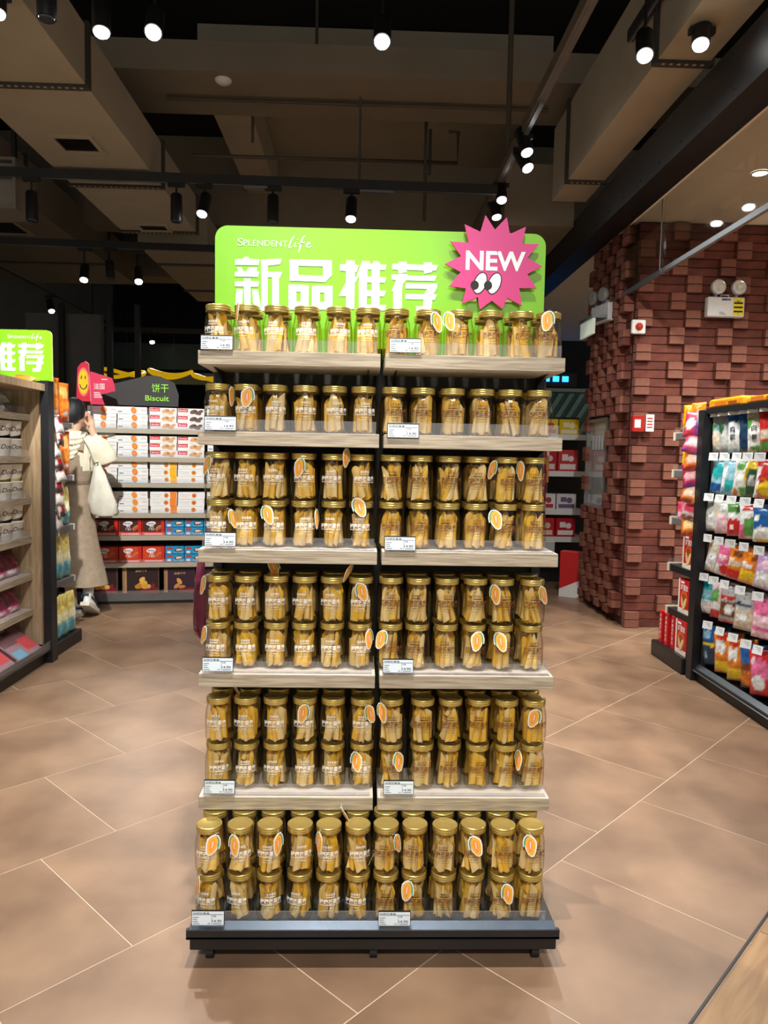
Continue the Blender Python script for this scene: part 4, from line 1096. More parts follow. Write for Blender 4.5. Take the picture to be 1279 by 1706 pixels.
for q,(cx,w,h) in enumerate(((-.115,.27,.225),(.205,.29,.228),(.515,.25,.195),(.80,.25,.195))):
    t = carton('cookie_gift_box', 'dark %s cookie gift box with golden cookies, %s on the biscuit base' % (('brown','brown','purple','purple')[q], ORD[q]), L2W(cx,.04,.0855), BA, w, h, .1, (150,116,84), [(.07,.99,.0,1,(46,28,30) if q < 2 else (52,26,48)),(.5,.97,.0,.2,(120,26,44)),(.07,.12,.0,1,(170,136,100))], [('曲奇饼干', .52, .78, .02, (190,160,110), .09)],
        [(.5,.3,.03,.02,.3,(214,150,50)),(.58,.38,.032,.022,-.4,(230,176,70)),(.44,.24,.03,.02,.1,(200,130,40)),(.62,.24,.03,.022,0,(222,160,60)),(.54,.5,.026,.017,.6,(236,190,90)),(.72,.24,.018,.018,0,(214,170,90)),(.84,.26,.016,.02,0,(140,20,40))] if q < 2 else [(.5,.48,.03,.017,-1.0,(220,160,80)),(.42,.28,.03,.016,.7,(206,140,66)),(.58,.24,.03,.014,.1,(196,130,60))], 'cookie gift boxes on the biscuit base')
# black category sign
t = thing('category_sign', 'black biscuit category sign with green lettering above the shelf', 'sign', L2W(0,.2,1.64), BA)
MB().prism([(-.09,.0),(.5,-.0),(.505,.10),(.47,.20),(.36,.247),(.30,.255),(.22,.242),(-.117,.145)], 0, .02).build('board', [M('matt black board', (34,34,36), .6)], t)
b = MB(); b.text('饼干', .355, .122, .078, -.001, 0, .0, 'c', .135); b.text('Biscuit', .33, .045, .062, -.001, 0, .008, 'c', .19)
b.build('lettering', [M('lime lettering', (140,222,40), .5)], t)
MB().box(.1,.14,.02,.04,-.1,.15).build('support_strut', [BLACKSTEEL], t)
# red promotion sign with a smiling face
t = thing('smile_sign', 'red promotion sign with a yellow smiling face above the woman', 'sign', (-2.13,5.93,1.645))
RS = M('promo red', (202,34,62), .45); 
MB().prism([(-.125,.0),(-.112,.26),(-.085,.295),(-.05,.31),(-.025,.29),(-.015,.0)], -.012, .0, 0, side=1).build('face_board', [RS, WHITE], t)
MB().prism([(-.02,-.02),(-.02,.235),(.15,.185),(.17,.13),(.175,.085),(.06,.055),(.09,-.025)], .0, .012).build('slogan_board', [M('promo rose', (206,52,88), .45)], t)
b = MB(); disc(b, -.067, .15, .045, .112, -.0126, 0); disc(b, -.067, .15, .037, .095, -.0132, 1)
for x in (-.082,-.052): disc(b, x, .185, .004, .016, -.0138, 2)
ribbon(b, [(-.095,.13),(-.088,.105),(-.067,.092),(-.046,.105),(-.039,.13)], .008, -.0138, 2)
b.build('smiling_face', [M('pale ring', (228,120,110), .5), M('smile yellow', (226,190,20), .5), INK], t)
b = MB(); b.text('法国', .05, .10, .05, -.001, 0, .015, 'c', .085); [b.box(.01,.075-.006*k,-.001,0,.03+.012*k,.036+.012*k) for k in range(4)]; b.box(.07,.115,-.001,0,.17,.178); b.build('lettering', [M('promo lettering', (236,208,214), .5)], t)
MB().tube([(-.02,.02,.2),(-.02,.02,-.25),(.12,.15,-.25)], .008, 8).build('pole', [GREYSTEEL], t)
# bags hanging at the rack's far side
bag('hanging_bag', 'maroon bag in clear film hanging beside the rack', (-.478,2.20,.70), RAD(-62), .085, .245, .04, [(104,24,50),(190,170,180),(170,60,110)], [(0,.2,.0,1,1),(.3,.9,.72,.97,2)], 200, None)
MB_ = thing('side_hook', 'steel peg arm holding the maroon bag on the rack', 'hook', (-.478,2.20,.95))
MB().tube([(.0,.0,-.015),(.0,.0,.01),(.085,0,.01)], .003, 6).build('peg', [GREYSTEEL], MB_)
MB().box(.08,.0885,-.02,.02,-.03,.05).build('mount_plate', [BLACKSTEEL], MB_)
# ================================================================== WOMAN
def remeshed(name, b, mats, parent, vox, smooth=4):
    me = b.mesh(name, mats); o = bpy.data.objects.new(name, me); COL.objects.link(o)
    r = o.modifiers.new('skin', 'REMESH'); r.mode = 'VOXEL'; r.voxel_size = vox; r.use_smooth_shade = True
    s = o.modifiers.new('smooth', 'SMOOTH'); s.iterations = smooth; s.factor = .5
    dg = bpy.context.evaluated_depsgraph_get()
    new = bpy.data.meshes.new_from_object(o.evaluated_get(dg))
    o.modifiers.clear(); o.data = new; new.name = name
    if not new.materials: new.materials.append(mats[0])
    o.parent = parent
    return o
SKIN = M('skin', (222,178,152), .55, var=.03)
w = thing('person', 'woman in a taupe pinafore dress walking away, hand raised to her face', 'person', (-2.165,5.62,0))
b = MB()
def ell(c, r, n=14):
    prof = [(math.sin(PI*i/n), -math.cos(PI*i/n)) for i in range(n+1)]
    v = []; f = []; seg = 18
    for (a,z) in prof:
        for k in range(seg):
            g_ = 2*PI*k/seg; v.append((c[0]+r[0]*a*math.cos(g_), c[1]+r[1]*a*math.sin(g_), c[2]+r[2]*z))
    for q in range(n):
        for k in range(seg):
            j = (k+1) % seg; f.append((q*seg+k, q*seg+j, (q+1)*seg+j, (q+1)*seg+k))
    b.add(v, f, 0, True)
# torso, neck, head (she looks away from the camera, head tipped forward and a little to her right)
b.loft([(.80,-.01,0,.105,.085),(.90,-.01,0,.118,.09),(1.02,-.01,0,.105,.08),(1.15,-.01,0,.12,.085),(1.28,-.01,0,.14,.09),(1.35,-.01,.0,.15,.08),(1.385,-.01,.0,.08,.06)], 24)
b.tube([(-.012,0,1.34),(-.008,.012,1.40),(.0,.03,1.47)], [.056,.048,.05], 14)
ell((.0,.045,1.535), (.073,.090,.105)); ell((.002,.075,1.49), (.056,.060,.07))
b.tube([(.004,.128,1.535),(.005,.150,1.512),(.005,.142,1.50)], [.010,.013,.012], 8)      # nose
for sx in (-1,1):
    b.tube([(sx*.072,.04,1.555),(sx*.084,.03,1.54),(sx*.080,.035,1.51)], [.009,.014,.009], 8)   # ears
b.tube([(-.022,.138,1.478),(.0,.142,1.476),(.024,.138,1.478)], .006, 6)                  # lips
# arms: elbows down and out, hands raised to the face
def arm(sx, elbow, wrist):
    sh = (sx*.15-.01,.0,1.335)
    b.tube([sh, ((sh[0]+elbow[0])/2,(sh[1]+elbow[1])/2,(sh[2]+elbow[2])/2), elbow], [.047,.041,.036], 12)
    m_ = tuple((elbow[i]*.6+wrist[i]*.4) for i in range(3))
    b.tube([elbow, m_, wrist], [.037,.034,.024], 12)
arm(1, (.205,.115,1.15), (.098,.10,1.42)); arm(-1, (-.215,.10,1.14), (-.085,.16,1.40))
def hand(wr, up, side, out):
    wr, up, side, out = Vector(wr), Vector(up).normalized(), Vector(side).normalized(), Vector(out).normalized()
    p = wr+up*.045
    b.tube([wr, wr+up*.03, wr+up*.075], [.024,.030,.028], 12, flat=.55)
    for k,(ln,sp) in enumerate(((.062,-.021),(.072,-.007),(.068,.007),(.052,.020))):
        r0 = wr+up*.07+side*sp
        b.tube([r0, r0+up*ln*.45+out*.004, r0+up*ln*.75+out*.018, r0+up*ln*.86+out*.036], [.0092,.0088,.0082,.007], 8)
    t0 = wr+up*.025-side*.024
    b.tube([t0, t0-side*.018+up*.022+out*.006, t0-side*.022+up*.048+out*.016], [.011,.0098,.0085], 8)
hand((.098,.10,1.42), (-.12,.05,1), (.35,.9,0), (-.9,.3,.1)); hand((-.085,.16,1.40), (.25,-.1,1), (-.5,.8,0), (.8,.2,.1))
# legs: standing on the left, right foot pushing off
b.tube([(-.06,0,.82),(-.05,-.005,.48),(-.01,-.05,.12)], [.062,.055,.034], 14)
b.tube([(-.03,-.05,.30),(-.018,-.055,.22),(-.01,-.05,.12)], [.046,.042,.032], 12)
b.tube([(.055,0,.82),(.10,.04,.48),(.12,-.06,.19)], [.062,.055,.034], 14)
b.tube([(.11,.0,.36),(.116,-.04,.28),(.12,-.06,.19)], [.044,.046,.032], 12)
body = remeshed('body', b, [SKIN], w, .0065)
ey = MB()
for sx in (-1,1): ey.lathe([(.0001,.008),(.006,.006),(.009,0)], 12, 0, (sx*.03+.004,.122,1.545), 'y')
ey.build('eye', [INK], body)
# hair: smooth dark cap tied low with a short tail
b = MB()
ell((-.004,.022,1.558), (.088,.098,.098)); ell((-.012,-.02,1.53), (.076,.066,.082)); 
b.tube([(-.03,-.045,1.47),(-.075,-.075,1.40),(-.105,-.085,1.30),(-.115,-.08,1.22)], [.03,.030,.024,.010], 12)
remeshed('hair', b, [two_tone('black hair', (14,15,20), (34,36,46), 40, .4, .7, .6, (1,1,.2))], w, .007, 3)
# cream blouse with wide sleeves
CRM = two_tone('cream cotton', (226,222,196), (240,238,220), 14, .3, .7, .85, bump=.2)
b = MB()
fold = lambda a, q: 1+.03*math.sin(a*7+q*4)
b.loft([(1.10,-.01,0,.15,.108),(1.2,-.01,0,.158,.112),(1.30,-.01,0,.172,.110),(1.355,-.01,0,.155,.095),(1.385,-.01,.0,.088,.072),(1.405,-.01,.006,.062,.064)], 28, cap=True, fold=fold)
for sx in (-1,1):
    b.tube([(sx*.12,.0,1.345),(sx*.175,.03,1.29),(sx*.212,.055,1.22),(sx*.228,.065,1.165)], [.06,.078,.086,.078], 16, flat=.75)
bl = remeshed('blouse', b, [CRM], w, .008, 3)
b = MB()                                          # collar folds hanging on the back
for k,(dz,r_) in enumerate(((0,.016),(-.035,.014),(-.075,.013),(-.115,.011),(-.15,.009))):
    s_ = 1-.14*k
    b.tube([(-.01+.125*s_*math.cos(a),-.086-.02*math.sin(-a)-.004*k,1.372+dz-.05*s_*abs(math.sin(a))*(.5+.5*k/3)) for a in [PI+PI*i/10 for i in range(11)]], r_, 8, flat=1.3)
remeshed('collar_drape', b, [CRM], w, .007, 4)
# taupe pinafore dress
TAU = two_tone('taupe linen', (150,134,116), (166,150,130), 30, .3, .7, .9, bump=.15)
fold2 = lambda a, q: 1+(.012+.05*max(0,.6-q))*math.sin(a*5+1.0+2.5*q)+.012*math.sin(a*11+q*5)
b = MB()
b.loft([(.245,.055,-.005,.178,.16),(.30,.05,-.005,.175,.158),(.45,.025,-.002,.166,.15),(.62,.0,.0,.160,.138),(.80,-.012,0,.150,.128),(.93,-.015,0,.142,.118),(1.0,-.014,0,.132,.108),(1.018,-.014,0,.129,.105),(1.03,-.014,0,.132,.108),(1.12,-.012,0,.147,.115),(1.22,-.012,0,.155,.116),(1.275,-.012,0,.148,.110)], 40, fold=fold2, cap=False)
dr = b.build('dress', [TAU], w)
b = MB()
for sx in (-1,1): b.tube([(sx*.10-.012,-.108,1.26),(sx*.105-.012,-.085,1.35),(sx*.10-.012,-.02,1.392),(sx*.10-.012,.07,1.34),(sx*.10-.012,.108,1.25)], .022, 10, flat=.3)
b.build('shoulder_strap', [TAU], dr)
b = MB().loft([(1.008,-.014,0,.1345,.1105),(1.03,-.014,0,.1345,.1105)], 40, cap=False); b.build('waist_seam', [M('dark seam thread', (128,112,96), .9)], dr)  # waist band in a darker tone than the dress linen
# shoes and socks
SHOE = M('white canvas shoe', (226,226,222), .6); NAVY = M('navy trim', (44,70,104), .6); SOLE = M('rubber sole', (206,200,190), .7)
def shoe(name, m):
    sh = thing(name, '', 'x'); del sh['label']; del sh['category']
    sh.parent = w; sh.matrix_local = m
    b = MB()
    out = [(-.034,-.085),(.034,-.085),(.040,-.02),(.047,.06),(.044,.12),(.022,.158),(-.02,.158),(-.042,.12),(-.045,.06),(-.040,-.02)]
    v = [(x,y,0) for x,y in out]+[(x,y,.028) for x,y in out]; n = len(out)
    b.add(v, [tuple(range(n))[::-1], tuple(range(n,2*n))]+[(i,(i+1)%n,(i+1)%n+n,i+n) for i in range(n)])
    b.build('sole', [SOLE], sh)
    u = MB().loft([(.028,0,.03,.041,.118),(.05,0,.022,.040,.106),(.072,0,-.005,.037,.078),(.098,0,-.045,.033,.048),(.115,0,-.05,.033,.042)], 24)
    u.build('upper', [SHOE], sh)
    s = MB()
    for sx in (-1,1): s.tube([(sx*.036,-.07,.075),(sx*.0405,-.02,.066),(sx*.0415,.03,.052),(sx*.036,.075,.04)], .0085, 6, flat=.5)
    s.tube([(-.02,-.0885,.085),(0,-.093,.085),(.02,-.0885,.085)], .009, 6)
    s.build('stripe', [NAVY], sh)
    MB().loft([(.10,0,-.05,.038,.043),(.15,0,-.052,.036,.038),(.165,0,-.052,.037,.039)], 20).build('sock', [M('white sock', (232,230,224), .9)], sh)
    return sh
shoe('shoe', Matrix.Translation((-.01,.0,0)))
shoe('shoe', Matrix.Translation((.12,-.075,.074)) @ Matrix.Rotation(RAD(-27),4,'X') @ Matrix.Translation((0,0,-.0)))
# tote bag on her right shoulder
BAGM = two_tone('off white canvas', (206,204,190), (228,228,216), 12, .3, .7, .8, bump=.25)
tb = thing('tote_bag', 'off-white canvas tote bag hanging from her shoulder', 'bag', (-1.93,5.585,.775))
b = MB(); n = 12; rows = [(0,.085,.045),(.025,.105,.06),(.11,.102,.066),(.21,.075,.054),(.31,.046,.036),(.39,.02,.016)]
crk = lambda a, q: 1+.08*math.sin(a*3+q*9)+.05*math.sin(a*7-q*6)
b.loft([(z, -.05*(z/.39)-.02*0, -.0, rx, ry) for z,rx,ry in rows], 32, fold=crk)
b.build('bag_body', [BAGM], tb)
b = MB()
b.tube([(-.05,-.01,.37),(-.085,-.045,.50),(-.125,-.065,.585),(-.135,.0,.615),(-.11,.07,.56),(-.06,.03,.40)], .011, 8, flat=.5)
b.build('strap', [BAGM], tb)
MB().lathe([(.012,-.006),(.016,0),(.012,.006)], 12, 0, (-.05,-.02,.385), 'y').build('strap_ring', [GREYSTEEL], tb)
# ================================================================== SNACK GONDOLA ON THE RIGHT
rg = thing('snack_gondola', 'black gondola of hanging snack bags beside the brick column', 'shelf unit', (2.2,3.4,0))
def S_(b, name, mats, par=None): return b.xform(Matrix.Translation((-2.2,-3.4,0))).build(name, mats, par or rg)
S_(MB().box(2.34,2.36,2.0,4.20,.06,1.55), 'back_panel', [M('charcoal pegboard', (30,28,27), .8)])
S_(MB().box(1.965,2.36,4.165,4.20,.06,1.55), 'end_panel', [M('dark walnut laminate', (62,50,42), .6, stretch=(6,6,.8), var=.2)])
S_(MB().cbox(1.915,1.965,4.13,4.20,.0,1.555,.003), 'corner_post', [BLACKSTEEL])
S_(MB().box(1.93,2.36,2.0,4.16,1.53,1.56), 'top_board', [BLACK])
S_(MB().box(1.945,2.36,2.0,4.14,.0,.06), 'plinth', [BLACK])
dk2 = S_(MB().box(1.925,2.36,2.0,4.13,.06,.075), 'base_deck', [BLACK])
S_(MB().add([(1.92,2.0,.062),(1.92,4.13,.062),(1.965,4.13,.095),(1.965,2.0,.095),(1.965,2.0,.075),(1.965,4.13,.075)], [(0,3,2,1),(3,4,5,2)]), 'price_channel', [M('dull steel channel', (120,128,136), .3, metal=.7)], dk2)
# bags: px order along the aisle, each (y, width, colours, pattern, words, label)
C = dict(w=(236,240,240), clr=(206,210,206), lb=(150,200,220), b=(30,96,170), db=(24,60,90), g=(96,160,80), dg=(40,84,56), r=(206,40,40), y=(236,200,40), o=(228,130,30), br=(120,66,40), p=(228,110,160), lp=(244,206,220), t=(40,176,180), s=(176,180,180), cr=(226,214,190), k=(24,24,26), v=(190,160,206))
def cc(s): return [C[q] for q in s.split()]
RZ = [(1.52,.205),(1.278,.195),(1.05,.18),(.82,.182),(.595,.20),(.335,.22)]
ROWS = [
 [(4.078,.075,'clr lb cr g',[(0,1,.55,.8,1),(.1,.9,.15,.5,2),(.2,.7,.6,.75,3)],(),'slim clear pack with pale green filling'),
  (3.985,.10,'s clr dg b',[(0,1,.1,.5,1),(0,.5,.5,.8,2)],(),'grey-green translucent pack'),
  (3.872,.115,'lb w b k',[(0,1,.78,1,2),(.1,.95,.05,.78,1)],(('商',.0,.52,.032,(30,40,60),.034),('歇',.0,.32,.032,(30,40,60),.034)),'white pack with blue top and black characters'),
  (3.765,.10,'db b k lb',[(0,1,.8,1,1),(.2,.8,.2,.6,0)],(),'dark blue-green pack'),
  (3.675,.11,'cr w g k',[(0,1,.0,.7,1),(0,.4,.6,.85,2),(.3,1,.0,.14,2)],(('白',.1,.52,.03,(30,50,40),.03),('歇',.1,.3,.03,(30,50,40),.03)),'white-green pack with black characters'),
  (3.56,.11,'r g cr y',[(0,1,.0,.25,1),(.2,.9,.3,.55,2)],(),'red and green pack')],
 [(4.065,.115,'lb b t w',[('e',.5,.65,.4,.2,2),(.1,.9,.05,.3,1)],(),'pale blue gummy bag'),
  (3.94,.12,'lb w t b',[('e',.5,.5,.4,.3,0),(.0,.4,.2,.8,1),(.4,.9,.1,.4,2)],(),'sky blue crinkled bag'),
  (3.81,.12,'w y g o',[(.7,1,.3,1,1),(.2,.6,.7,.95,2),(.1,.4,.0,.2,3),(.5,.9,.0,.25,2)],(),'white bag with yellow side'),
  (3.70,.09,'dg y s w',[(0,1,.75,1,1),(.3,.7,.3,.6,2)],(),'dark olive and yellow bag'),  # dark green film with a yellow top
  (3.585,.13,'r w y o',[(0,.3,.0,.8,1),('e',.65,.25,.35,.2,2),(.4,.6,.45,.55,3),(.2,1,.0,.1,3)],(),'coral red mango candy bag')],
 [(4.095,.11,'clr w cr k',[(.2,.9,.1,.6,1),(.45,.55,.55,.6,3)],(),'clear bag of white marshmallows'),
  (3.97,.12,'clr lp w y',[(.1,1,.0,.6,1),(.0,.2,.55,.75,3),(.4,.8,.7,.9,2)],(),'clear bag of pink marshmallows'),
  (3.84,.115,'g r w dg',[(0,1,.0,.52,1),(.1,.9,.5,.68,2),(.6,1,.7,1,3)],(('果',.0,.2,.03,(250,250,250),.03),),'green-topped bag with red lower half'),
  (3.70,.13,'w r g p',[(.2,.9,.8,1,1),(.4,1,.1,.6,2),(.0,.4,.0,.4,3)],(),'mixed red, white and green bag'),
  (3.565,.13,'b w cr y',[('e',.6,.15,.6,.3,1),(.2,.8,.0,.08,3),(.1,.4,.6,.75,1)],(),'bright blue bag with white swirl')],
 [(4.085,.11,'cr w clr k',[('e',.5,.4,.35,.3,1),(.45,.55,.45,.5,3)],(),'cream marshmallow bag'),
  (3.955,.115,'p lp w r',[(0,1,.0,.38,2),('e',.7,.22,.34,.16,3),(.2,.7,.5,.6,1)],(('草莓',.0,.55,.026,(250,240,246),.05),),'pink strawberry bag'),
  (3.83,.12,'o br cr r',[(.3,.8,.7,.9,1),(.1,.8,.42,.62,2),(0,1,.0,.3,3)],(),'amber bag with pale label'),
  (3.69,.13,'o y br w',[(.1,.9,.1,.4,1),(.2,.7,.45,.6,3),(.6,1,.7,.95,2)],(),'plain orange bag'),
  (3.545,.13,'v w lp p',[(.2,.9,.1,.5,1),('e',.5,.7,.2,.1,2)],(),'lilac and white bag')],
 [(4.105,.11,'t w lb g',[(0,1,.0,.42,1),(.2,.8,.5,.7,2)],(),'turquoise-topped bag of white sweets'),
  (3.99,.105,'lp g w r',[('e',.4,.6,.3,.22,1),(0,1,.0,.24,3),(.3,1,.25,.45,2)],(),'pink bag with green roundel'),
  (3.865,.135,'s r br w',[(0,1,.66,.74,1),(.1,.9,.2,.6,2),(.0,1,.0,.08,1),('e',.6,.4,.2,.14,3)],(),'silver bag with red stripe'),
  (3.70,.14,'s w cr db',[(.0,.8,.64,.72,3),(.1,.9,.1,.55,2),('e',.5,.35,.2,.15,1)],(),'silver clear bag with grey stripe'),
  (3.53,.13,'p lp w r',[(.1,.9,.3,.6,1),(0,1,.0,.2,1)],(),'rose pink bag')],
 [(4.03,.12,'db b lb y',[(0,1,.62,1,1),(.1,.6,.7,.9,2),(0,1,.5,.57,3),('e',.4,.25,.1,.1,2)],(),'deep blue crisps bag'),
  (3.885,.125,'o y w r',[(.2,.7,.5,.78,2),(0,1,.05,.3,1),(.2,.8,.84,.95,3)],(),'orange crisps bag next to the deep blue one'),
  (3.745,.125,'o y w r',[(.2,.7,.5,.78,2),(0,1,.05,.3,1),(.2,.8,.84,.95,3)],(),'second orange crisps bag in its row'),
  (3.615,.11,'br v b o',[(0,1,.6,1,2),(.2,.8,.1,.4,3)],(),'brown and blue bag'),
  (3.50,.14,'r w lp p',[('e',.5,.55,.38,.3,3),('e',.5,.3,.3,.16,1),(.1,.3,.7,.85,2)],(),'red heart-print bag')]]
rn = ['top','second','third','fourth','fifth','lowest']
flap = MB().box(-.0008,.0008,-.027,.027,-.044,.0,0)
flap.v = [(p[0],p[1],p[2]) for p in flap.v]
for k in range(3): flap.box(-.0013,-.0008,-.018,.012-.008*k,-.012-.008*k,-.010-.008*k,1)
flap_me = flap.mesh('price_flap', [M('flap white', (228,234,238), .4), GREYINK])
for ri,row in enumerate(ROWS):
    zt, h = RZ[ri]
    S_(MB().box(2.325,2.34,2.0,4.16,zt-.005,zt+.025), 'hook_bar', [BLACK])
    for q,(y,wd,cs,pt,tx,lb) in enumerate(row):
        hk = S_(MB().tube([(2.33,y,zt+.005),(1.955,y,zt+.005)], .003, 6), 'hook', [GREYSTEEL])
        fl = ob('price_flap', flap_me, hk, (1.952-2.2,y-3.4,zt+.036)); fl.rotation_euler = (0,RAD(4+5*((q*3+ri) % 3)),RAD(25+8*((q+ri) % 3)))
        for n_ in range(2):
            bag('snack_bag', '%s, %s on the %s hook row' % (lb, ('front','rear')[n_], rn[ri]), (1.985+.062*n_,y,zt-h+.002), -PI/2+RAD(24), wd, h, .062 if not n_ else .04, cc(cs), pt, 300+ri*20+q*2+n_, 'snack bags on the right gondola', texts=tx if not n_ else (), tilt=(RAD(-3),RAD(((q*5+ri*3) % 5-2)*3.5)), nx=14 if not n_ else 7, nz=18 if not n_ else 9)
# flat orange packs on the top board
for q,(y,l) in enumerate(((4.0,.36),(3.62,.3))):
    t = thing('orange_tray_pack', 'flat orange pack on the right gondola top, %s the column' % ('nearer','farther from')[q], 'snack pack', (2.06,y,1.5605), 0, 'orange packs on the right gondola')
    MB().cbox(-.1,.1,-l/2,l/2,0,.052-.014*q,.012).build('pack', [colmat((236,148,26), film=True)], t)
    p = MB().box(-.1006,-.1,-.02,.10,.012,.034,0).box(-.1006,-.1,-.14,-.05,.014,.03,1); p.build('printed_side', [colmat((200,110,30)), colmat((150,70,30))], t)
# end cap facing the column
re_ = thing('end_shelf', 'narrow end shelf with red boxes beyond the right post', 'shelf unit', (2.15,4.45,0))
def Q_(b, name, mats, par=None): return b.xform(Matrix.Translation((-2.15,-4.45,0))).build(name, mats, par or re_)
QZ = [1.435,1.205,.912,.62,.345]
Q_(MB().box(1.93,2.36,4.205,4.235,.0,1.55), 'back_panel', [BLACK])
Q_(MB().cbox(1.905,2.36,4.235,4.70,.0,.10,.006), 'plinth', [BLACKSTEEL])
GS = M('grey shelf side', (98,98,100), .5)
for i,z in enumerate(QZ):
    s_ = Q_(MB().cbox(1.94,2.36,4.235,4.55,z-.042,z,.002), 'shelf', [GS if i < 3 else BLACKSTEEL])
    Q_(MB().box(1.935,2.36,4.55,4.575,z-.045,z+.006), 'price_rail', [M('cream rail', (214,208,186), .5)], s_)
    Q_(MB().box(1.94,2.36,4.565,4.567,z+.006,z+.035), 'front_fence', [ACRYL], s_)
for q,(y,w_,h_,c) in enumerate(((4.48,.11,.17,(246,166,18)),(4.36,.12,.175,(238,136,20)))):
    bag('snack_bag', '%s orange pleated bag on the top of the right end shelf' % ('golden','deeper')[q], (1.99,y,QZ[0]+.001), -PI/2+RAD(15), w_, h_, .06, [c,(250,196,40),(220,110,16)], [(0,1,.0,.22,1),(.4,.55,.2,1,2)], 420+q, 'bags on the right end shelf', pinch=-.0)
for q,y in enumerate((4.47,4.39)):
    bag('snack_bag', '%s yellow pleated bag on the second right end shelf' % ('outer','inner')[q], (1.985,y,QZ[1]+.001), -PI/2+RAD(15), .08, .165, .05, [(246,206,20),(250,226,60),(226,170,16)], [(0,1,.0,.2,1),(.4,.6,.2,1,2)], 430+q, 'yellow bags on the right end shelf')
for q,(y,h_) in enumerate(((4.48,.10),(4.42,.17),(4.36,.12))):
    carton('candy_box', '%s pink candy box on the third right end shelf' % ('short outer','tall middle','short inner')[q], (1.955,y,QZ[2]+.0005), -PI/2, .05, h_, .03, (232,96,130) if q != 1 else (236,140,170), [(.1,.9,.1,.4,(244,180,200)),(.1,.8,.6,.9,(214,60,96))], (), (), 'pink boxes on the right end shelf')
MUS = [(.55,.42,.05,.062,0,(226,90,40)),(.58,.38,.03,.045,.3,(150,80,40)),(.62,.3,.014,.042,-.5,(236,206,150)),(.42,.3,.013,.04,.3,(230,196,140))]
def mush(label, loc, front=True):
    t = carton('mushroom_biscuit_box', label, loc, -PI/2, .15 if front else .045, .205, .045 if front else .15, (196,26,34), [(.0,.12,.0,1,(240,236,230)),(.12,1,.0,.14,(240,232,216)),(.2,.5,.88,.94,(250,250,250))] if front else [(.2,.8,.1,.9,(200,30,38))], [('好丽友', .58, .70, .038, (250,250,250), .10)] if front else (), MUS if front else (), 'red mushroom biscuit boxes')
    if not front:
        b = MB()
        for k,ch in enumerate('好丽友蘑古力'): b.text(ch, 0, .165-.027*k, .022, -.0012, 0, .02, 'c', .022)
        b.build('spine_lettering', [colmat((250,240,240))], t)
    return t
mush('red mushroom biscuit box on the fourth right end shelf', (1.955,4.33,QZ[3]+.0005))
mush('red mushroom biscuit box on the fifth right end shelf', (1.95,4.35,QZ[4]+.0005))
mush('red mushroom biscuit box facing out on the right end base', (1.935,4.33,.1005))
mush('red box spine-out next to the facing one on the end base', (1.935,4.45,.1005), False)
mush('red box spine-out at the far end of the end base', (1.93,4.535,.1005), False)
mush('red box standing outermost on the right end base', (1.93,4.62,.1005), False)
# strip of packets hanging on the post
t = thing('packet_strip', 'hanging strip of pink and orange packets on the right post', 'packet strip', (1.925,4.23,.84))
MB().box(-.001,.001,-.012,.012,.0,.72).build('strip', [M('clear strip', (190,190,190), .2)], t)
PK = [((206,60,90),(240,240,246),(130,60,150)),((216,80,110),(246,220,226),(150,70,160)),((226,126,40),(246,210,190),(180,40,60)),((196,50,80),(232,180,190),(120,50,140)),((230,140,50),(250,220,200),(170,50,60)),((200,190,190),(220,70,100),(130,60,60)),((228,130,40),(244,206,150),(190,50,50))]
for k,cs in enumerate(PK):
    b, ms = pouch(.12, .15, .035, list(cs), [(.15,.85,.3,.65,1),(.0,1,.0,.12,2),(.1,.4,.7,.9,2)] if k else [('e',.4,.5,.3,.2,1),(.6,1,.0,1,2)], 460+k, 7, 9)
    o = b.build('packet', ms, t, (-.02-.010*math.sin(k*1.9), .015*math.cos(k*1.3), .565-k*.096)); o.rotation_euler = (RAD(-12), RAD(14*math.sin(k*1.7)), -PI/2+RAD(35+10*math.sin(k)))
# ================================================================== FAR AISLE
# shelf seen between the rack and the brick column
fa = thing('red_snack_shelf', 'far shelf of red boxes between the jar rack and the column', 'shelf unit', (1.5,7.5,0))
def F_(b, name, mats, par=None): return b.xform(Matrix.Translation((-1.5,-7.5,0))).build(name, mats, par or fa)
F_(MB().box(.9,2.3,7.85,7.88,0,1.7), 'back_panel', [DARKGREY])
F_(MB().box(.9,2.3,7.45,7.85,0,.1), 'plinth', [BLACK])
FZ = [1.50,1.13,.74,.46]
for z in FZ:
    s_ = F_(MB().box(.9,2.3,7.46,7.85,z-.03,z), 'shelf', [WHITE]); F_(MB().box(.9,2.3,7.45,7.46,z-.05,z+.005), 'price_rail', [WHITE], s_)
FC = [[((240,210,30),(240,240,230)),((250,226,60),(230,60,50)),((236,200,30),(250,240,200))],[((226,130,50),(250,220,180)),((200,40,50),(240,230,230)),((206,60,70),(250,230,230))],[((236,236,240),(180,160,190)),((240,240,244),(200,60,80)),((232,228,236),(120,100,140))],[((206,24,34),(250,230,230)),((214,40,44),(240,220,200)),((190,26,40),(250,240,240))]]
fn = ['top','second','third','lowest']
for ri,z in enumerate(FZ):
    for q in range(6):
        c = FC[ri][q % 3]
        carton('snack_box', '%s snack box, %s from the left on the %s far shelf' % (('yellow','orange red','white','red')[ri], ORD[q], fn[ri]), (1.02+.215*q,7.5,z+.0005), 0, .2, (.16,.22,.16,.19)[ri], .12, c[0], [(.1,.9,.1,.35,c[1]),(.2,.5,.5,.8,c[1])], (), [(.65,.6,.03,.03,0,c[1])], 'boxes on the far red shelf')
t = thing('promo_standee', 'red and white floor box against the brick column side', 'standee', (1.90,6.62,0), -PI/2+RAD(60))
MB().cbox(-.09,.09,0,.1,0,.42,.004).build('carton', [colmat((206,30,34))], t)
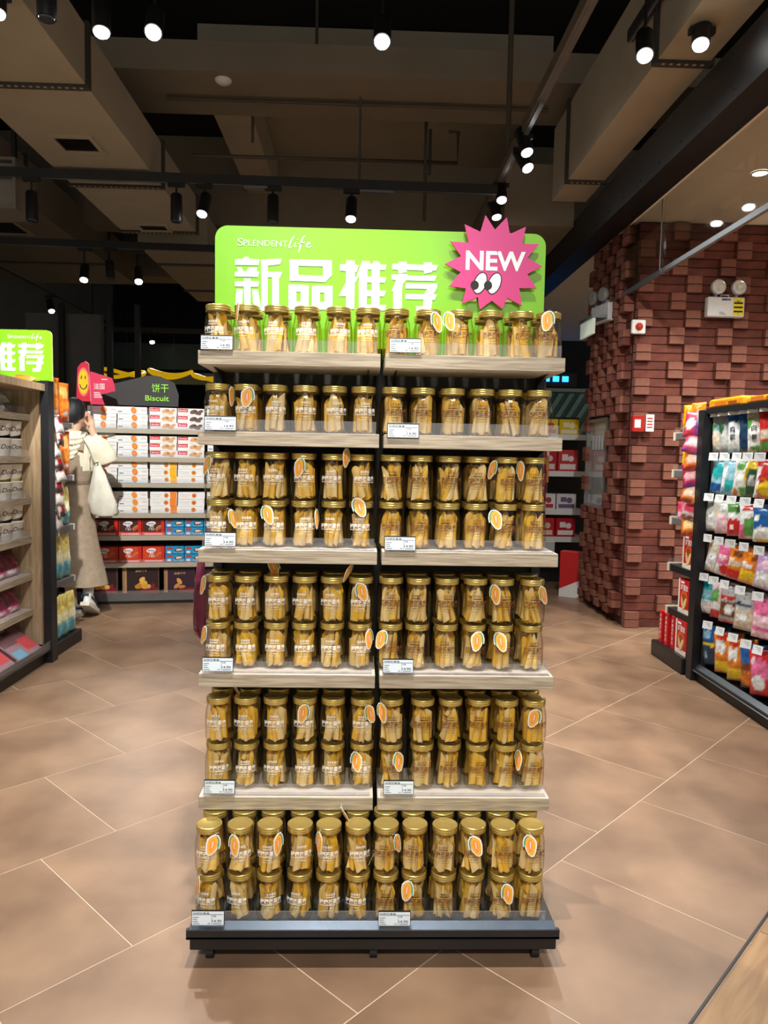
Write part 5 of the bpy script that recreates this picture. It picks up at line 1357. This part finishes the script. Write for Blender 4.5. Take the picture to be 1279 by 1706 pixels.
MB().add([(-.0905,-.001,0),(.0905,-.001,0),(.0905,-.001,.16),(-.0905,-.001,.07)], [(0,1,2,3)]).build('white_panel', [colmat((238,238,240))], t)
# packets hanging on the standee's upper hook rail
t = thing('packet_strip', 'hanging strip of dark red packets beside the brick column', 'packet strip', (1.80,7.43,.55))
MB().box(-.001,.001,-.01,.01,.0,1.0).build('strip', [M('clear strip')], t)
for k in range(7):
    b, ms = pouch(.11, .15, .03, [(168,36,44),(230,150,140),(90,20,30)], [(.2,.8,.3,.6,1),(0,1,.85,1,2)], 500+k, 6, 8)
    o = b.build('packet', ms, t, (0,-.02,.84-.135*k)); o.rotation_euler = (RAD(-10),0,RAD(-20))
t = thing('orange_banner', 'narrow orange price banner on the far shelf', 'banner', (1.86,7.42,1.02)); MB().box(-.02,.02,-.004,0,0,.34).build('panel', [colmat((240,140,60))], t); MB().box(-.02,.02,-.0045,-.004,.27,.34).build('white_head', [WHITE], t)
# teal striped counter front of a neighbouring shop
sp = thing('striped_counter', 'teal and pale striped shop counter front far behind the column', 'counter', (2.2,9.0,1.55))
ST_ = [colmat((60,110,112)), colmat((140,176,170))]
MB().box(-.9,.9,.03,.05,0,.52).build('panel', [ST_[0]], sp)
for k in range(14):
    x = -.9+.13*k
    MB().prism([(x,0),(x+.06,0),(x+.06+.3,.5),(x+.3,.5)] , .015, .03).build('stripe', [ST_[1]], sp)
MB().box(-.95,.95,-.02,.06,.52,.56).build('top_rail', [colmat((170,186,184))], sp)
for z in (-1.55,): MB().box(-.9,.9,.06,.4,z,0).build('counter_body', [DARKGREY], sp)
t = thing('neon_sign', 'small blue lit sign far behind the column', 'neon sign', (2.65,10.94,2.42))
MB().box(-.5,.5,.02,.05,-.1,.1).build('board', [BLACK], t)
NB = M('blue neon', (40,140,255), .4, emit=4)
for k in range(6): MB().box(-.42+.14*k,-.33+.14*k,.0,.02,-.03,.05).build('letter_block', [NB], t)
tag(MB().box(1.2,6,9.6,9.7,1.95,2.12).build('trim_2', [colmat((150,156,156))]), 'pale horizontal fascia behind the column', 'trim', kind='structure')
tag(MB().box(1.2,6,11,11.2,0,4.7).build('wall_far', [M('dark shop back', (26,28,36), .8)]), 'dark back wall of the far shop', 'wall', kind='structure')
# dark shop front with yellow rings behind the biscuit sign
tag(MB().box(-5,1.0,11.9,12.0,2.55,2.95).build('trim_3', [colmat((44,66,76))]), 'dark teal fascia above the far shop', 'trim', kind='structure')
tag(MB().box(-5,1.0,11.7,11.75,2.30,2.48).build('trim_4', [colmat((104,118,112))]), 'grey green fascia band over the far shop', 'trim', kind='structure')
YR = M('yellow ring tube', (236,186,16), .4, emit=.5)
for q,(x,y,z,r) in enumerate(((-3.45,10.8,2.36,.3),(-2.8,10.9,2.38,.3),(-2.15,10.8,2.33,.3),(-1.5,10.8,2.3,.3),(-1.24,9.3,1.86,.3),(-1.35,10.0,1.98,.34))):
    t = thing('ring_lamp', ['leftmost','second','third','fourth','lower tilted','rightmost tilted'][q]+' yellow ring lamp hanging behind the biscuit sign', 'ring lamp', (x,y,z), 0, 'yellow ring lamps of the far shop')
    MB().tube([(r*math.cos(a),r*.7*math.sin(a),.04*math.sin(a*2+q)+(.10*math.cos(a) if q > 3 else 0)) for a in [2*PI*i/28 for i in range(29)]], .028, 8).build('ring', [YR], t)
    MB().tube([(0,r*.68,.0),(0,r*.68,4.7-z)], .004, 5).build('cord', [BLACK], t)
# grey panelled booth and door frame behind the woman
tag(MB().box(-4.1,-3.2,9.2,9.3,0,2.9).build('wall_booth', [M('booth grey', (112,112,110), .7)]), 'grey booth wall behind the orange bags', 'wall', kind='structure')
for q,x in enumerate((-3.62,-3.05,-2.72)):
    tag(MB().box(x-.03,x+.03,9.05,9.11,0,3.0).build('trim_%d' % (5+q), [BLACK]), ['black post in front of the grey booth','black post left of the smile sign','black post above the smile sign'][q], 'trim', kind='structure')
# square ceiling diffuser at the far left
t = thing('ceiling_diffuser', 'pale square air diffuser box at the left edge under the ceiling', 'air diffuser', (-2.82,5.6,3.02))
fr = MB()
for (a,c,e_,f_) in ((-.3,.28,-.02,.0),(-.3,.28,.32,.34)): fr.box(a,c,-.02,.3,e_,f_)
fr.box(.26,.28,-.02,.3,0,.32); fr.build('frame', [DUCTD], t)
MB().box(-.3,.26,.05,.3,.0,.32).build('box', [M('pale diffuser', (150,144,132), .7)], t)
MB().box(.2,.23,.1,.13,.34,1.6).build('hanger', [BLACK], t)
